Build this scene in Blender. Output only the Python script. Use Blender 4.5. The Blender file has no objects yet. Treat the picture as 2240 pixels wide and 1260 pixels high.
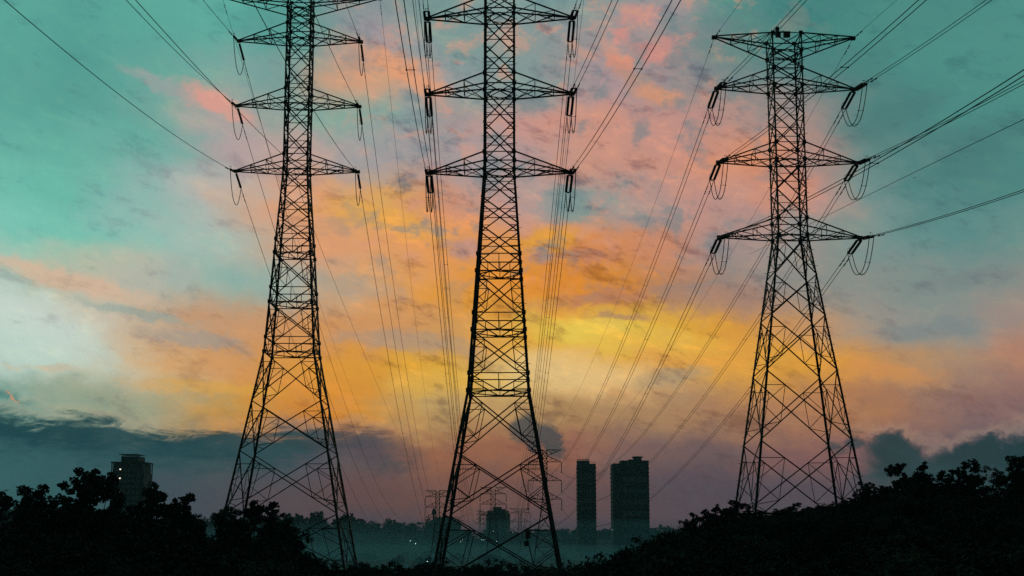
import bpy, math, random
from mathutils import Vector, Matrix
random.seed(7)
SC = bpy.context.scene
COL = SC.collection
F, CX, YP, YH = 2900.0, 1120.0, 746.0, 1170.0      # focal length, centre column, optical row, horizon row of a 2240 px wide frame
TH = math.atan((YH - YP) / F)
CT, ST = math.cos(TH), math.sin(TH)

# ------------------------------------------------------------------ camera
cam_d = bpy.data.cameras.new("camera"); cam = bpy.data.objects.new("camera", cam_d); COL.objects.link(cam)
cam_d.sensor_width = 36.0; cam_d.lens = F / 2240 * 36
cam_d.shift_y = (YP - 630) / 2240
cam_d.clip_start = 0.5; cam_d.clip_end = 12000
cam.location = (0, 0, 0); cam.rotation_euler = (math.pi / 2 + TH, 0, 0)
SC.camera = cam

def at(px, py, y):
    """world point that stands y metres ahead of the camera"""
    u, v = (px - CX) / F, (YP - py) / F
    d = Vector((u, CT - v * ST, ST + v * CT))
    return d * (y / d.y)
def scale_at(p):                                     # pixels (of 2240) per metre at a point
    return F / (p.y * CT + p.z * ST)

# ------------------------------------------------------------------ sky
def rich(c):
    r, g, b = c; l = 0.3 * r + 0.59 * g + 0.11 * b; w = min(1, max(0, (r - b) / 60)) * min(1, max(0.0, (r - g - 8) / 30)); k = 1.06 + 0.30 * w; m = 0.985
    return tuple(min(250, max(8, (l + (v - l) * k) * m)) for v in c)
def lin(c):
    return tuple(((v / 255) / 12.92 if v / 255 <= 0.04045 else (((v / 255) + 0.055) / 1.055) ** 2.4) for v in c) + (1.0,)
GX = [160 * i for i in range(15)]
GY = [0, 90, 180, 270, 360, 450, 540, 630, 720, 810, 900, 990, 1080, 1170]
G = [
 [(98,170,157),(92,162,152),(98,170,157),(98,170,158),(88,152,145),(140,150,152),(120,152,148),(135,158,155),(125,155,152),(165,150,152),(82,140,134),(76,138,134),(84,150,140),(82,145,138),(88,155,146)],
 [(96,168,156),(90,160,150),(96,168,156),(100,172,160),(90,152,146),(175,155,160),(130,155,152),(135,155,152),(150,150,150),(165,148,148),(110,135,132),(76,138,132),(82,146,138),(84,148,140),(88,155,146)],
 [(95,165,154),(88,155,146),(110,168,158),(140,165,160),(130,160,155),(215,165,135),(165,158,158),(125,155,150),(175,150,152),(160,145,145),(120,135,135),(95,135,134),(80,138,134),(88,155,146),(84,148,140)],
 [(105,175,162),(100,168,156),(115,170,160),(185,165,160),(140,165,158),(130,170,160),(150,155,155),(190,155,150),(200,155,140),(190,150,142),(190,150,140),(170,150,145),(90,138,134),(80,135,132),(88,150,142)],
 [(110,185,170),(112,185,170),(125,175,165),(180,165,165),(200,165,155),(165,160,162),(165,158,158),(175,155,155),(195,155,140),(190,150,140),(205,150,125),(190,150,140),(110,145,142),(85,135,132),(80,135,132)],
 [(125,200,182),(115,188,172),(155,190,182),(190,190,180),(215,165,135),(215,175,115),(205,155,125),(185,155,150),(150,155,152),(185,150,142),(180,148,142),(185,150,142),(120,150,146),(82,135,132),(90,145,140)],
 [(135,200,185),(130,200,182),(150,195,182),(170,190,180),(205,165,140),(215,165,125),(215,160,110),(210,155,105),(205,145,100),(195,145,120),(165,145,142),(130,145,142),(115,148,144),(100,145,142),(125,145,142)],
 [(205,205,190),(215,190,165),(200,185,170),(140,180,170),(165,175,165),(210,165,125),(215,160,95),(212,155,88),(205,145,85),(190,140,95),(165,140,128),(150,145,138),(140,145,140),(135,145,140),(155,145,138)],
 [(200,222,212),(205,222,210),(205,185,160),(200,155,125),(205,155,110),(200,155,115),(195,155,115),(212,170,95),(228,206,108),(222,192,95),(205,155,85),(200,155,115),(160,152,142),(140,148,145),(165,142,132)],
 [(165,205,190),(200,205,185),(215,185,145),(205,160,115),(210,158,92),(210,158,85),(215,175,95),(222,195,130),(222,190,140),(210,175,135),(205,165,105),(212,162,85),(195,150,105),(175,142,115),(175,132,112)],
 [(110,150,138),(140,165,145),(165,165,135),(200,155,95),(205,145,80),(205,150,82),(195,165,115),(185,155,115),(170,140,105),(165,135,108),(165,130,105),(170,130,105),(165,125,100),(140,110,105),(130,105,108)],
 [(55,100,98),(48,92,92),(45,88,88),(60,92,92),(85,90,95),(110,92,90),(150,110,85),(150,110,85),(150,110,90),(120,98,92),(115,95,92),(135,100,92),(125,98,98),(110,95,98),(90,92,96)],
 [(70,115,110),(62,105,102),(80,92,96),(88,88,94),(105,85,85),(115,85,78),(125,90,78),(120,88,80),(105,82,82),(92,80,86),(88,80,88),(95,82,88),(90,85,92),(62,85,88),(50,80,84)],
 [(75,115,112),(75,105,105),(85,92,96),(82,82,90),(80,76,84),(82,74,82),(80,74,82),(82,74,82),(84,76,84),(84,78,86),(86,80,88),(85,82,90),(75,85,90),(60,82,86),(55,80,84)],
]
G = [[tuple(v * (0.95 if (j < 5 and i > 10) else 1.0) for v in c) if j < 11 else (c[0] - 6, c[1] - 5, c[2] + (3 if c[0] > c[2] - 4 else 3)) for i, c in enumerate(row)] for j, row in enumerate(G)]
def dir_of(px, py):
    u, v = (px - CX) / F, (YP - py) / F
    return Vector((u, CT - v * ST, ST + v * CT)).normalized()
def azel(px, py):
    d = dir_of(px, py); return math.atan2(d.x, d.y), math.asin(d.z)
def px_of(az, el):
    d = Vector((math.sin(az) * math.cos(el), math.cos(az) * math.cos(el), math.sin(el)))
    dep = d.y * CT + d.z * ST
    return CX + F * d.x / dep, YP - F * (d.z * CT - d.y * ST) / dep
def grid_col(px, py):
    fx = min(max(px / 160, 0), 13.999); fy = min(max(py / 90, 0), 12.999)
    i, j = int(fx), int(fy); a, b = fx - i, fy - j
    return tuple((G[j][i][k] * (1 - a) + G[j][i + 1][k] * a) * (1 - b) + (G[j + 1][i][k] * (1 - a) + G[j + 1][i + 1][k] * a) * b for k in range(3))

world = bpy.data.worlds.new("World"); SC.world = world; world.use_nodes = True
NT = world.node_tree; NT.nodes.clear()
def nd(t, **kw):
    n = NT.nodes.new(t)
    for k, v in kw.items():
        if k == 'ins':
            for s, val in v.items():
                if hasattr(val, 'is_output') or isinstance(val, bpy.types.NodeSocket): NT.links.new(val, n.inputs[s])
                else: n.inputs[s].default_value = val
        else: setattr(n, k, v)
    return n
def math_n(op, a, b=0.0, c=0.0, clamp=False):
    n = nd('ShaderNodeMath', operation=op, use_clamp=clamp)
    for i, v in enumerate((a, b, c)):
        if isinstance(v, bpy.types.NodeSocket): NT.links.new(v, n.inputs[i])
        else: n.inputs[i].default_value = v
    return n.outputs[0]
def smooth(x, lo, hi, o0=0.0, o1=1.0):
    n = nd('ShaderNodeMapRange', interpolation_type='SMOOTHSTEP', clamp=True)
    NT.links.new(x, n.inputs['Value'])
    for s, v in (('From Min', lo), ('From Max', hi), ('To Min', o0), ('To Max', o1)):
        if isinstance(v, bpy.types.NodeSocket): NT.links.new(v, n.inputs[s])
        else: n.inputs[s].default_value = v
    return n.outputs['Result']
def mix(f, a, b, blend='MIX'):
    n = nd('ShaderNodeMix', data_type='RGBA', blend_type=blend)
    for s, v in (('Factor', f), ('A', a), ('B', b)):
        sock = [i for i in n.inputs if i.name == s and i.enabled and (i.type == 'RGBA' if s != 'Factor' else i.type == 'VALUE')][0]
        if isinstance(v, bpy.types.NodeSocket): NT.links.new(v, sock)
        else: sock.default_value = v
    return [o for o in n.outputs if o.type == 'RGBA'][0]
def noise(vec, scale, detail, rough=0.55, dist=0.0):
    n = nd('ShaderNodeTexNoise', ins={'Vector': vec, 'Scale': scale, 'Detail': detail, 'Roughness': rough, 'Distortion': dist})
    return n
tc = nd('ShaderNodeTexCoord')
sep = nd('ShaderNodeSeparateXYZ', ins={0: tc.outputs['Generated']})
dx, dy, dz = sep.outputs
az = math_n('ARCTAN2', dx, dy)
el = math_n('ARCSINE', dz)
# streaked cloud coordinates: drawn out along the horizon and leaning down to the right
q = math_n('MULTIPLY_ADD', az, 0.24, el)
azs = math_n('MULTIPLY', az, 1.0)
cv = nd('ShaderNodeCombineXYZ', ins={0: az, 1: math_n('MULTIPLY', q, 2.3), 2: math_n('MULTIPLY', dy, 0.6)}).outputs[0]
cv2 = nd('ShaderNodeCombineXYZ', ins={0: az, 1: math_n('MULTIPLY', el, 1.35), 2: math_n('MULTIPLY', dy, 0.7)}).outputs[0]
n1 = noise(cv, 7.0, 6, 0.58, 0.3)
n2 = noise(cv2, 22.0, 7, 0.6, 0.25)
s1 = nd('ShaderNodeSeparateColor', ins={0: n1.outputs['Color']}).outputs
n3 = noise(cv2, 64.0, 6, 0.65, 0.3)
s3 = nd('ShaderNodeSeparateColor', ins={0: n3.outputs['Color']}).outputs
s2 = nd('ShaderNodeSeparateColor', ins={0: n2.outputs['Color']}).outputs
def centred(v, amp): return math_n('MULTIPLY', math_n('SUBTRACT', v, 0.5), amp)
waz = math_n('ADD', az, math_n('ADD', centred(s1[0], 0.10), math_n('ADD', centred(s2[0], 0.060), centred(s3[0], 0.026))))
wel = math_n('ADD', el, math_n('ADD', centred(s1[1], 0.034), math_n('ADD', centred(s2[1], 0.034), centred(s3[1], 0.014))))
AZ0, AZ1 = azel(0, 900)[0], azel(2240, 900)[0]
fac = math_n('DIVIDE', math_n('SUBTRACT', waz, AZ0), AZ1 - AZ0, clamp=True)
rows = []
for y in GY:
    e = azel(CX, y)[1]
    r = nd('ShaderNodeValToRGB', ins={0: fac}); cr = r.color_ramp; cr.interpolation = 'CARDINAL'
    N = 22
    while len(cr.elements) < N: cr.elements.new(0.5)
    for i in range(N):
        t = i / (N - 1)
        cr.elements[i].position = t
        p = px_of(AZ0 + t * (AZ1 - AZ0), e)
        cr.elements[i].color = lin(rich(grid_col(p[0], p[1])))
    rows.append((e, r.outputs[0]))
top = lin((90, 158, 148))
colr = mix(smooth(wel, math.radians(24), math.radians(42)), rows[0][1], top)
for j in range(1, len(rows)):
    colr = mix(smooth(wel, rows[j][0], rows[j - 1][0], 1.0, 0.0), colr, rows[j][1])

def ellipse(px, py, rx, ry, tilt, edge=(1.25, 0.35), wob=0.55):
    a0, e0 = azel(px, py); t = math.radians(tilt)
    A, E = math_n('SUBTRACT', waz2, a0), math_n('SUBTRACT', wel2, e0)
    c, s = math.cos(t), math.sin(t)
    X = math_n('DIVIDE', math_n('SUBTRACT', math_n('MULTIPLY', A, c), math_n('MULTIPLY', E, s)), rx / F)
    Y = math_n('DIVIDE', math_n('ADD', math_n('MULTIPLY', A, s), math_n('MULTIPLY', E, c)), ry / F)
    r = math_n('SQRT', math_n('ADD', math_n('MULTIPLY', X, X), math_n('MULTIPLY', Y, Y)))
    return smooth(r, edge[1], edge[0], 1.0, 0.0)
waz2 = math_n('ADD', az, math_n('ADD', centred(s1[0], 0.06), math_n('ADD', centred(s2[0], 0.045), centred(s3[0], 0.034))))
wel2 = math_n('ADD', el, math_n('ADD', centred(s1[1], 0.014), math_n('ADD', centred(s2[1], 0.020), centred(s3[1], 0.016))))
for (px, py, rx, ry, tl, c, k) in [
    (150, 612, 240, 26, 10, (218, 188, 164), 0.75), (1640, 340, 90, 40, -20, (206, 152, 124), 0.6), (1700, 420, 70, 60, 10, (206, 152, 126), 0.5), (1320, 745, 420, 80, 6, (222, 176, 96), 0.6), (1330, 732, 250, 40, 7, (232, 208, 108), 0.85), (1480, 770, 260, 60, 6, (216, 164, 92), 0.45), (1215, 805, 190, 52, 4, (228, 200, 150), 0.75), (975, 838, 120, 36, -8, (218, 180, 104), 0.6), (1230, 622, 230, 46, 4, (208, 146, 74), 0.6), (1010, 655, 120, 30, 6, (214, 160, 84), 0.6), (1340, 650, 120, 16, -4, (168, 126, 112), 0.6), (1290, 560, 80, 22, 8, (176, 134, 120), 0.5), (830, 487, 170, 30, 14, (222, 174, 100), 0.6), (1180, 528, 90, 34, -6, (216, 166, 84), 0.7),
    (440, 850, 180, 18, 4, (218, 174, 100), 0.55), (470, 225, 110, 28, 20, (216, 164, 152), 0.8), (345, 185, 90, 18, 20, (160, 165, 162), 0.7),
    (860, 155, 160, 45, 24, (222, 168, 134), 0.75), (1265, 452, 80, 46, -8, (122, 152, 148), 0.8), (930, 255, 120, 26, 32, (150, 158, 158), 0.5),
    (1370, 75, 40, 22, 30, (206, 150, 140), 0.7), (1360, 150, 34, 40, -30, (214, 152, 128), 0.75), (1370, 165, 40, 25, 10, (110, 138, 138), 0.45),
    (1430, 205, 70, 28, 15, (210, 156, 120), 0.6), (1445, 120, 60, 26, 10, (205, 148, 138), 0.7), (1400, 40, 60, 20, 20, (200, 150, 145), 0.6),
    (1490, 90, 40, 20, -10, (206, 150, 142), 0.6), (1940, 815, 130, 22, 8, (204, 152, 104), 0.6), (2030, 715, 120, 24, -4, (120, 135, 138), 0.5),
    (320, 690, 130, 16, 10, (140, 168, 162), 0.6), (430, 745, 120, 20, 8, (165, 158, 148), 0.7), (880, 745, 180, 26, 4, (165, 150, 135), 0.6),
    (770, 625, 120, 26, 12, (168, 160, 146), 0.55), (1560, 645, 160, 50, 8, (162, 132, 120), 0.7), (1370, 690, 60, 10, 4, (160, 128, 112), 0.6),
    (1470, 825, 110, 22, -6, (158, 148, 126), 0.6), (1000, 545, 50, 26, 24, (168, 142, 142), 0.7), (1165, 560, 40, 24, 6, (160, 138, 135), 0.65),
    (1965, 250, 150, 44, -24, (76, 122, 120), 0.55), (2110, 345, 170, 40, -22, (72, 122, 120), 0.55), (1930, 130, 120, 30, -30, (78, 130, 124), 0.4), (2040, 470, 130, 30, -16, (84, 130, 128), 0.45), (1790, 20, 150, 36, -10, (74, 132, 128), 0.4), (2110, 610, 120, 22, -8, (120, 128, 130), 0.4), (35, 740, 180, 90, 4, (206, 226, 216), 0.55), (120, 810, 60, 10, 2, (208, 185, 155), 0.5), (20, 870, 60, 8, 3, (80, 135, 128), 0.7), (36, 872, 9, 7, 0, (200, 160, 130), 0.8)]:
    m = ellipse(px, py, rx, ry, tl)
    colr = mix(math_n('MULTIPLY', m, k), colr, lin(rich(c)))
# mottle: small altocumulus cells, cool and warm
cell = noise(cv2, 33.0, 7, 0.6, 0.25).outputs['Fac']
strA = noise(cv, 15.0, 9, 0.62, 0.3).outputs['Fac']
strB = noise(cv, 44.0, 7, 0.62, 0.2).outputs['Fac']
tt = math_n('ADD', centred(strA, 1.0), centred(strB, 0.7))
up = smooth(el, math.radians(8.5), math.radians(13.5))
warm_side = math_n('MULTIPLY', smooth(az, -0.19, -0.06), smooth(az, 0.27, 0.12))       # where the cells are lit from below
upw = math_n('MULTIPLY', up, warm_side)
colr = mix(math_n('MULTIPLY', smooth(cell, 0.51, 0.66), math_n('MULTIPLY_ADD', upw, 0.55, 0.06)), colr, lin((104, 130, 136)))
colr = mix(math_n('MULTIPLY', smooth(cell, 0.47, 0.34), math_n('MULTIPLY', upw, 0.50)), colr, lin((216, 155, 130)))
strC = noise(nd('ShaderNodeCombineXYZ', ins={0: az, 1: math_n('MULTIPLY', q, 1.6), 2: math_n('MULTIPLY', dy, 0.9)}).outputs[0], 30.0, 9, 0.68, 0.6).outputs['Fac']
strD = noise(cv, 110.0, 5, 0.65, 0.2).outputs['Fac']
tt = math_n('ADD', math_n('ADD', tt, centred(strC, 0.85)), centred(strD, 0.40))
low = smooth(el, math.radians(1.5), math.radians(5.0), 0.25, 1.0)
amp = math_n('MULTIPLY', low, math_n('MULTIPLY_ADD', warm_side, 0.38, 0.40))
colr = mix(math_n('MULTIPLY', smooth(tt, 0.03, 0.34), amp), colr, lin((186, 180, 200)), 'MULTIPLY')
colr = mix(math_n('MULTIPLY', smooth(tt, -0.03, -0.34), amp), colr, (1.34, 1.20, 1.03, 1), 'MULTIPLY')
# dark low cloud banks: a ragged upper edge, given as a row for each column
EDGE = [(-400, 900), (0, 902), (100, 905), (190, 915), (240, 918), (265, 927), (330, 936), (400, 940), (470, 942), (540, 944), (590, 946), (640, 938), (700, 932), (780, 935), (840, 943), (900, 956), (960, 972), (1020, 985),
        (1700, 985), (1850, 950), (1884, 942), (1905, 948), (1930, 962), (1962, 952), (1990, 968), (2040, 984), (2075, 988), (2110, 964), (2166, 936), (2186, 952), (2240, 944), (2700, 935)]
EA0, EA1 = azel(-400, 950)[0], azel(2700, 950)[0]
er = nd('ShaderNodeValToRGB', ins={0: math_n('DIVIDE', math_n('SUBTRACT', az, EA0), EA1 - EA0, clamp=True)}); cr = er.color_ramp; cr.interpolation = 'LINEAR'
while len(cr.elements) < len(EDGE): cr.elements.new(0.5)
for i, (px, py) in enumerate(EDGE):
    a, e = azel(px, py)
    cr.elements[i].position = (a - EA0) / (EA1 - EA0); cr.elements[i].color = (e * 4, e * 4, e * 4, 1)
eel = math_n('DIVIDE', er.outputs[0], 4.0)
bank_n = noise(nd('ShaderNodeCombineXYZ', ins={0: az, 1: math_n('MULTIPLY', el, 3.4), 2: dy}).outputs[0], 26.0, 9, 0.68, 0.5).outputs['Fac']
puff_n = noise(cv2, 34.0, 7, 0.58, 0.3).outputs['Fac']
right_side = smooth(az, 0.12, 0.2)
bn = mix(right_side, bank_n, puff_n)
dlt = math_n('ADD', math_n('SUBTRACT', eel, el), centred(bn, 0.048))
rim = math_n('MULTIPLY', smooth(dlt, -0.012, -0.002), smooth(dlt, 0.003, -0.001))
bank = smooth(dlt, -0.0035, 0.0075)
bank = math_n('MULTIPLY', bank, mix(right_side, smooth(dlt, 0.012, 0.036, 1.0, 0.15), smooth(dlt, 0.026, 0.055, 1.0, 0.15)))
edge_noise = centred(bank_n, 0.10)
in_view = math_n('MAXIMUM', smooth(math_n('ADD', az, edge_noise), -0.115, -0.055, 1.0, 0.0), smooth(math_n('ADD', az, centred(puff_n, 0.05)), 0.247, 0.268))
bank = math_n('MULTIPLY', bank, in_view)
bank = math_n('MULTIPLY', bank, math_n('MAXIMUM', smooth(az, -0.16, -0.12, 1.0, 0.80), right_side))
bcol = mix(smooth(az, -0.17, -0.11), lin((8, 64, 73)), lin((56, 64, 80)))
bcol = mix(right_side, bcol, lin((8, 56, 64)))
bcol = mix(smooth(bank_n, 0.38, 0.62), bcol, lin((62, 92, 96)), 'MIX') if False else mix(math_n('MULTIPLY', smooth(strA, 0.44, 0.66), 0.40), bcol, lin((48, 86, 94)))
colr = mix(math_n('MULTIPLY', math_n('MULTIPLY', rim, in_view), 0.18), colr, lin((214, 178, 146)))
colr = mix(math_n('MULTIPLY', bank, 0.94), colr, bcol)
# small dark cumulus low in the middle
puf = noise(cv2, 42.0, 6, 0.6, 0.3).outputs['Fac']
cum = None
for (px, py, rx, ry) in [(1152, 946, 32, 36), (1196, 956, 26, 34), (1208, 975, 30, 22), (1168, 972, 34, 18), (1832, 985, 30, 26), (1860, 970, 24, 16)]:
    a0, e0 = azel(px, py)
    X = math_n('DIVIDE', math_n('SUBTRACT', az, a0), rx / F); Y = math_n('DIVIDE', math_n('SUBTRACT', el, e0), ry / F)
    r = math_n('SQRT', math_n('ADD', math_n('MULTIPLY', X, X), math_n('MULTIPLY', Y, Y)))
    m = math_n('SUBTRACT', 1.25, r)
    cum = m if cum is None else math_n('MAXIMUM', cum, m)
cm = smooth(math_n('ADD', cum, centred(puf, 3.4)), 0.0, 0.75)
colr = mix(math_n('MULTIPLY', cm, 0.86), colr, lin((50, 68, 78)))
# dusk: the sky opposite the set sun is dim, and below the horizon it is dark
dusk = smooth(dy, -0.35, 0.90, 0.06, 1.0)
colr = mix(1.0, colr, nd('ShaderNodeCombineColor', ins={0: dusk, 1: dusk, 2: dusk}).outputs[0], 'MULTIPLY')
colr = mix(smooth(el, -0.06, -0.005, 1.0, 0.0), colr, (0.006, 0.009, 0.01, 1))
bg = nd('ShaderNodeBackground', ins={'Color': colr, 'Strength': 1.0})
sky_t = nd('ShaderNodeTexSky', sky_type='NISHITA', sun_disc=False, sun_elevation=math.radians(1.5), sun_rotation=math.radians(4.0), altitude=60.0)
bg2 = nd('ShaderNodeBackground', ins={'Color': sky_t.outputs[0], 'Strength': 0.0012})
add = nd('ShaderNodeAddShader', ins={0: bg.outputs[0], 1: bg2.outputs[0]})
out = nd('ShaderNodeOutputWorld', ins={'Surface': add.outputs[0]})
world.cycles.sampling_method = 'MANUAL'; world.cycles.sample_map_resolution = 512

# ------------------------------------------------------------------ sun (already at the horizon, behind cloud) and exposure
sun_d = bpy.data.lights.new("sun", 'SUN'); sun_d.energy = 0.05; sun_d.angle = math.radians(8); sun_d.color = (1.0, 0.72, 0.42)
sun = bpy.data.objects.new("sun", sun_d); COL.objects.link(sun)
sdir = Vector((math.sin(math.radians(4)) * math.cos(math.radians(1.5)), math.cos(math.radians(4)) * math.cos(math.radians(1.5)), math.sin(math.radians(1.5))))
sun.rotation_euler = (-sdir).to_track_quat('-Z', 'Y').to_euler()
SC.view_settings.view_transform = 'Standard'; SC.view_settings.look = 'None'
SC.view_settings.exposure = 0.0; SC.view_settings.gamma = 1.0; SC.view_settings.use_curve_mapping = False
SC.render.engine = 'CYCLES'
SC.cycles.use_denoising = False
SC.cycles.max_bounces = 4; SC.cycles.diffuse_bounces = 2; SC.cycles.glossy_bounces = 2; SC.cycles.volume_bounces = 0
SC.cycles.use_adaptive_sampling = False

# ------------------------------------------------------------------ helpers
def material(name, col, rough=0.8, var=0.35, scale=3.0, metal=0.0, bump=0.0, spec=0.3):
    m = bpy.data.materials.new(name); m.use_nodes = True
    nt = m.node_tree; b = nt.nodes['Principled BSDF']
    b.inputs['Roughness'].default_value = rough; b.inputs['Metallic'].default_value = metal
    b.inputs['Specular IOR Level'].default_value = spec
    t = nt.nodes.new('ShaderNodeTexCoord'); n = nt.nodes.new('ShaderNodeTexNoise'); n.inputs['Scale'].default_value = scale; n.inputs['Detail'].default_value = 5
    nt.links.new(t.outputs['Object'], n.inputs['Vector'])
    r = nt.nodes.new('ShaderNodeValToRGB'); nt.links.new(n.outputs['Fac'], r.inputs[0])
    r.color_ramp.elements[0].position = 0.3; r.color_ramp.elements[1].position = 0.7
    r.color_ramp.elements[0].color = tuple(c * (1 - var) for c in col) + (1,); r.color_ramp.elements[1].color = tuple(min(1, c * (1 + var)) for c in col) + (1,)
    nt.links.new(r.outputs[0], b.inputs['Base Color'])
    if bump:
        bp = nt.nodes.new('ShaderNodeBump'); bp.inputs['Strength'].default_value = bump; nt.links.new(n.outputs['Fac'], bp.inputs['Height']); nt.links.new(bp.outputs[0], b.inputs['Normal'])
    return m
def emitter(name, col, strength):
    m = bpy.data.materials.new(name); m.use_nodes = True; b = m.node_tree.nodes['Principled BSDF']
    b.inputs['Emission Color'].default_value = col + (1,); b.inputs['Emission Strength'].default_value = strength
    return m
STEEL = material('weathered_steel', (0.085, 0.086, 0.085), 0.6, 0.3, 2.0, spec=0.25)
WIRE = material('conductor_metal', (0.06, 0.06, 0.062), 0.6, 0.2, 1.0, spec=0.2)
GLAZE = material('glazed_insulator', (0.05, 0.035, 0.03), 0.35, 0.2, 4.0, spec=0.3)
LEAF = material('leaf', (0.040, 0.043, 0.030), 0.9, 0.5, 0.7, spec=0.04)
LEAF2 = material('far_leaf', (0.032, 0.042, 0.028), 0.8, 0.5, 0.2, spec=0.1)
BARK = material('bark', (0.05, 0.042, 0.034), 0.9, 0.4, 6.0, bump=0.4)
EARTH = material('grass_and_soil', (0.036, 0.036, 0.026), 0.95, 0.5, 0.15, bump=0.3, spec=0.1)
CONC = material('concrete', (0.12, 0.12, 0.118), 0.85, 0.2, 0.08)
CONC3 = material('hazed_concrete', (0.19, 0.19, 0.19), 0.85, 0.2, 0.08)  # concrete lightened so the far block looks hazier; haze put into the colour
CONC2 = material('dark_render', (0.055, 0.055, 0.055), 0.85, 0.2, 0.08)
GLASS = material('window_glass', (0.05, 0.06, 0.065), 0.15, 0.3, 0.1, spec=0.5)
WARM = emitter('lamp_light', (1.0, 0.80, 0.55), 2.2)
COOL = emitter('cool_lamp_light', (0.62, 0.95, 1.0), 2.2)
RAILM = material('rusty_rail', (0.06, 0.05, 0.045), 0.8)
SIGNM = material('sign_enamel', (0.10, 0.09, 0.07), 0.5, 0.2, 3.0)

class MB:
    def __init__(s): s.v, s.f = [], []
    def add(s, vs, fs):
        o = len(s.v); s.v += [tuple(p) for p in vs]; s.f += [tuple(i + o for i in f) for f in fs]
    def box(s, c, d, rz=0.0):
        x, y, z = d[0] / 2, d[1] / 2, d[2] / 2; cs, sn = math.cos(rz), math.sin(rz)
        vs = []
        for (a, b, e) in ((-1,-1,-1),(1,-1,-1),(1,1,-1),(-1,1,-1),(-1,-1,1),(1,-1,1),(1,1,1),(-1,1,1)):
            px, py = a * x, b * y
            vs.append((c[0] + px * cs - py * sn, c[1] + px * sn + py * cs, c[2] + e * z))
        s.add(vs, [(0,3,2,1),(4,5,6,7),(0,1,5,4),(1,2,6,5),(2,3,7,6),(3,0,4,7)])
    def bar(s, a, b, t, t2=None):
        a, b = Vector(a), Vector(b); z = (b - a).normalized(); t2 = t2 or t
        x = z.cross(Vector((0, 1, 0.03))).normalized(); y = z.cross(x)
        vs = [p + x * (i * t / 2) + y * (j * t2 / 2) for p in (a, b) for (i, j) in ((-1,-1),(1,-1),(1,1),(-1,1))]
        s.add(vs, [(0,3,2,1),(4,5,6,7),(0,1,5,4),(1,2,6,5),(2,3,7,6),(3,0,4,7)])
    def tube(s, pts, r, n=5, cap=True):
        pts = [Vector(p) for p in pts]; rs = r if isinstance(r, (list, tuple)) else [r] * len(pts)
        o = len(s.v)
        for i, p in enumerate(pts):
            d = (pts[min(i + 1, len(pts) - 1)] - pts[max(i - 1, 0)]).normalized()
            x = d.cross(Vector((0.13, 0.21, 1)) if abs(d.z) < 0.9 else Vector((1, 0.1, 0))).normalized(); y = d.cross(x)
            for k in range(n):
                a = 2 * math.pi * k / n; s.v.append(tuple(p + (x * math.cos(a) + y * math.sin(a)) * rs[i]))
        for i in range(len(pts) - 1):
            for k in range(n):
                s.f.append((o + i * n + k, o + i * n + (k + 1) % n, o + (i + 1) * n + (k + 1) % n, o + (i + 1) * n + k))
        if cap:
            s.f.append(tuple(o + k for k in reversed(range(n)))); s.f.append(tuple(o + (len(pts) - 1) * n + k for k in range(n)))
    def lathe(s, prof, n=10, c=(0, 0, 0)):
        o = len(s.v)
        for (r, z) in prof:
            for k in range(n):
                a = 2 * math.pi * k / n; s.v.append((c[0] + r * math.cos(a), c[1] + r * math.sin(a), c[2] + z))
        for i in range(len(prof) - 1):
            for k in range(n):
                s.f.append((o + i * n + k, o + i * n + (k + 1) % n, o + (i + 1) * n + (k + 1) % n, o + (i + 1) * n + k))
        s.f.append(tuple(o + k for k in reversed(range(n)))); s.f.append(tuple(o + (len(prof) - 1) * n + k for k in range(n)))
    def mesh(s, name, mat):
        m = bpy.data.meshes.new(name); m.from_pydata(s.v, [], s.f); m.materials.append(mat); m.update(); return m
    def build(s, name, mat, parent=None):
        return link(name, s.mesh(name, mat), parent)
def link(name, data, parent=None, mat=None):
    o = bpy.data.objects.new(name, data); COL.objects.link(o)
    if parent is not None: o.parent = parent
    if mat is not None: o.matrix_local = mat
    return o
def tag(o, label, cat, group=None, kind=None):
    o['label'] = label; o['category'] = cat
    if group: o['group'] = group
    if kind: o['kind'] = kind
    return o
def root(name, loc, label, cat, group=None, rz=0.0):
    o = bpy.data.objects.new(name, None); o.empty_display_size = 0.5; COL.objects.link(o); o.location = loc; o.rotation_euler = (0, 0, rz)
    return tag(o, label, cat, group)
def setting(o, kind='structure'):
    o['kind'] = kind; return o

# ------------------------------------------------------------------ terrain
def sst(x, a, b):
    t = min(max((x - a) / (b - a), 0), 1); return t * t * (3 - 2 * t)
def wob(x, y):
    return 0.5 * math.sin(x * 0.11 + 1.3) * math.cos(y * 0.07) + 0.3 * math.sin(x * 0.031 - y * 0.043)
def ground(x, y):
    z = -1.75 + sst(y, 12, 110) * -3.9
    z += sst(y, 190, 340) * -8.9
    right = sst(x, 7, 25) * sst(y, 25, 95) * (1 - sst(y, 165, 235)); z += right * 6.9
    left = sst(-x, 14, 34) * sst(y, 25, 80) * (1 - sst(y, 118, 150)); z += left * 2.6
    amp = (0.25 + 0.5 * sst(y, 200, 400)) * (1 - 0.8 * right)
    z += wob(x, y) * amp
    rid = sst(y, 980, 1150) * (1 - 0.75 * sst(y, 1250, 1500))
    hgt = 9.5 + 14 * math.exp(-((x + 165) / 110) ** 2) + 16 * sst(-x, 260, 420) + 4 * math.sin(x * 0.013)
    return z + rid * hgt
def axis(a, b, steps):
    out, v = [], a
    while v < b - 1e-6:
        out.append(v)
        for lim, st in steps:
            if v < lim: v += st; break
    out.append(b); return out
xs = [-v for v in reversed(axis(0, 2400, [(90, 4), (240, 15), (700, 40), (9e9, 200)])[1:])] + axis(0, 2400, [(90, 4), (240, 15), (700, 40), (9e9, 200)])
ys = axis(-400, 2600, [(-40, 90), (260, 5), (420, 14), (1500, 35), (9e9, 160)])
mb = MB()
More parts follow.
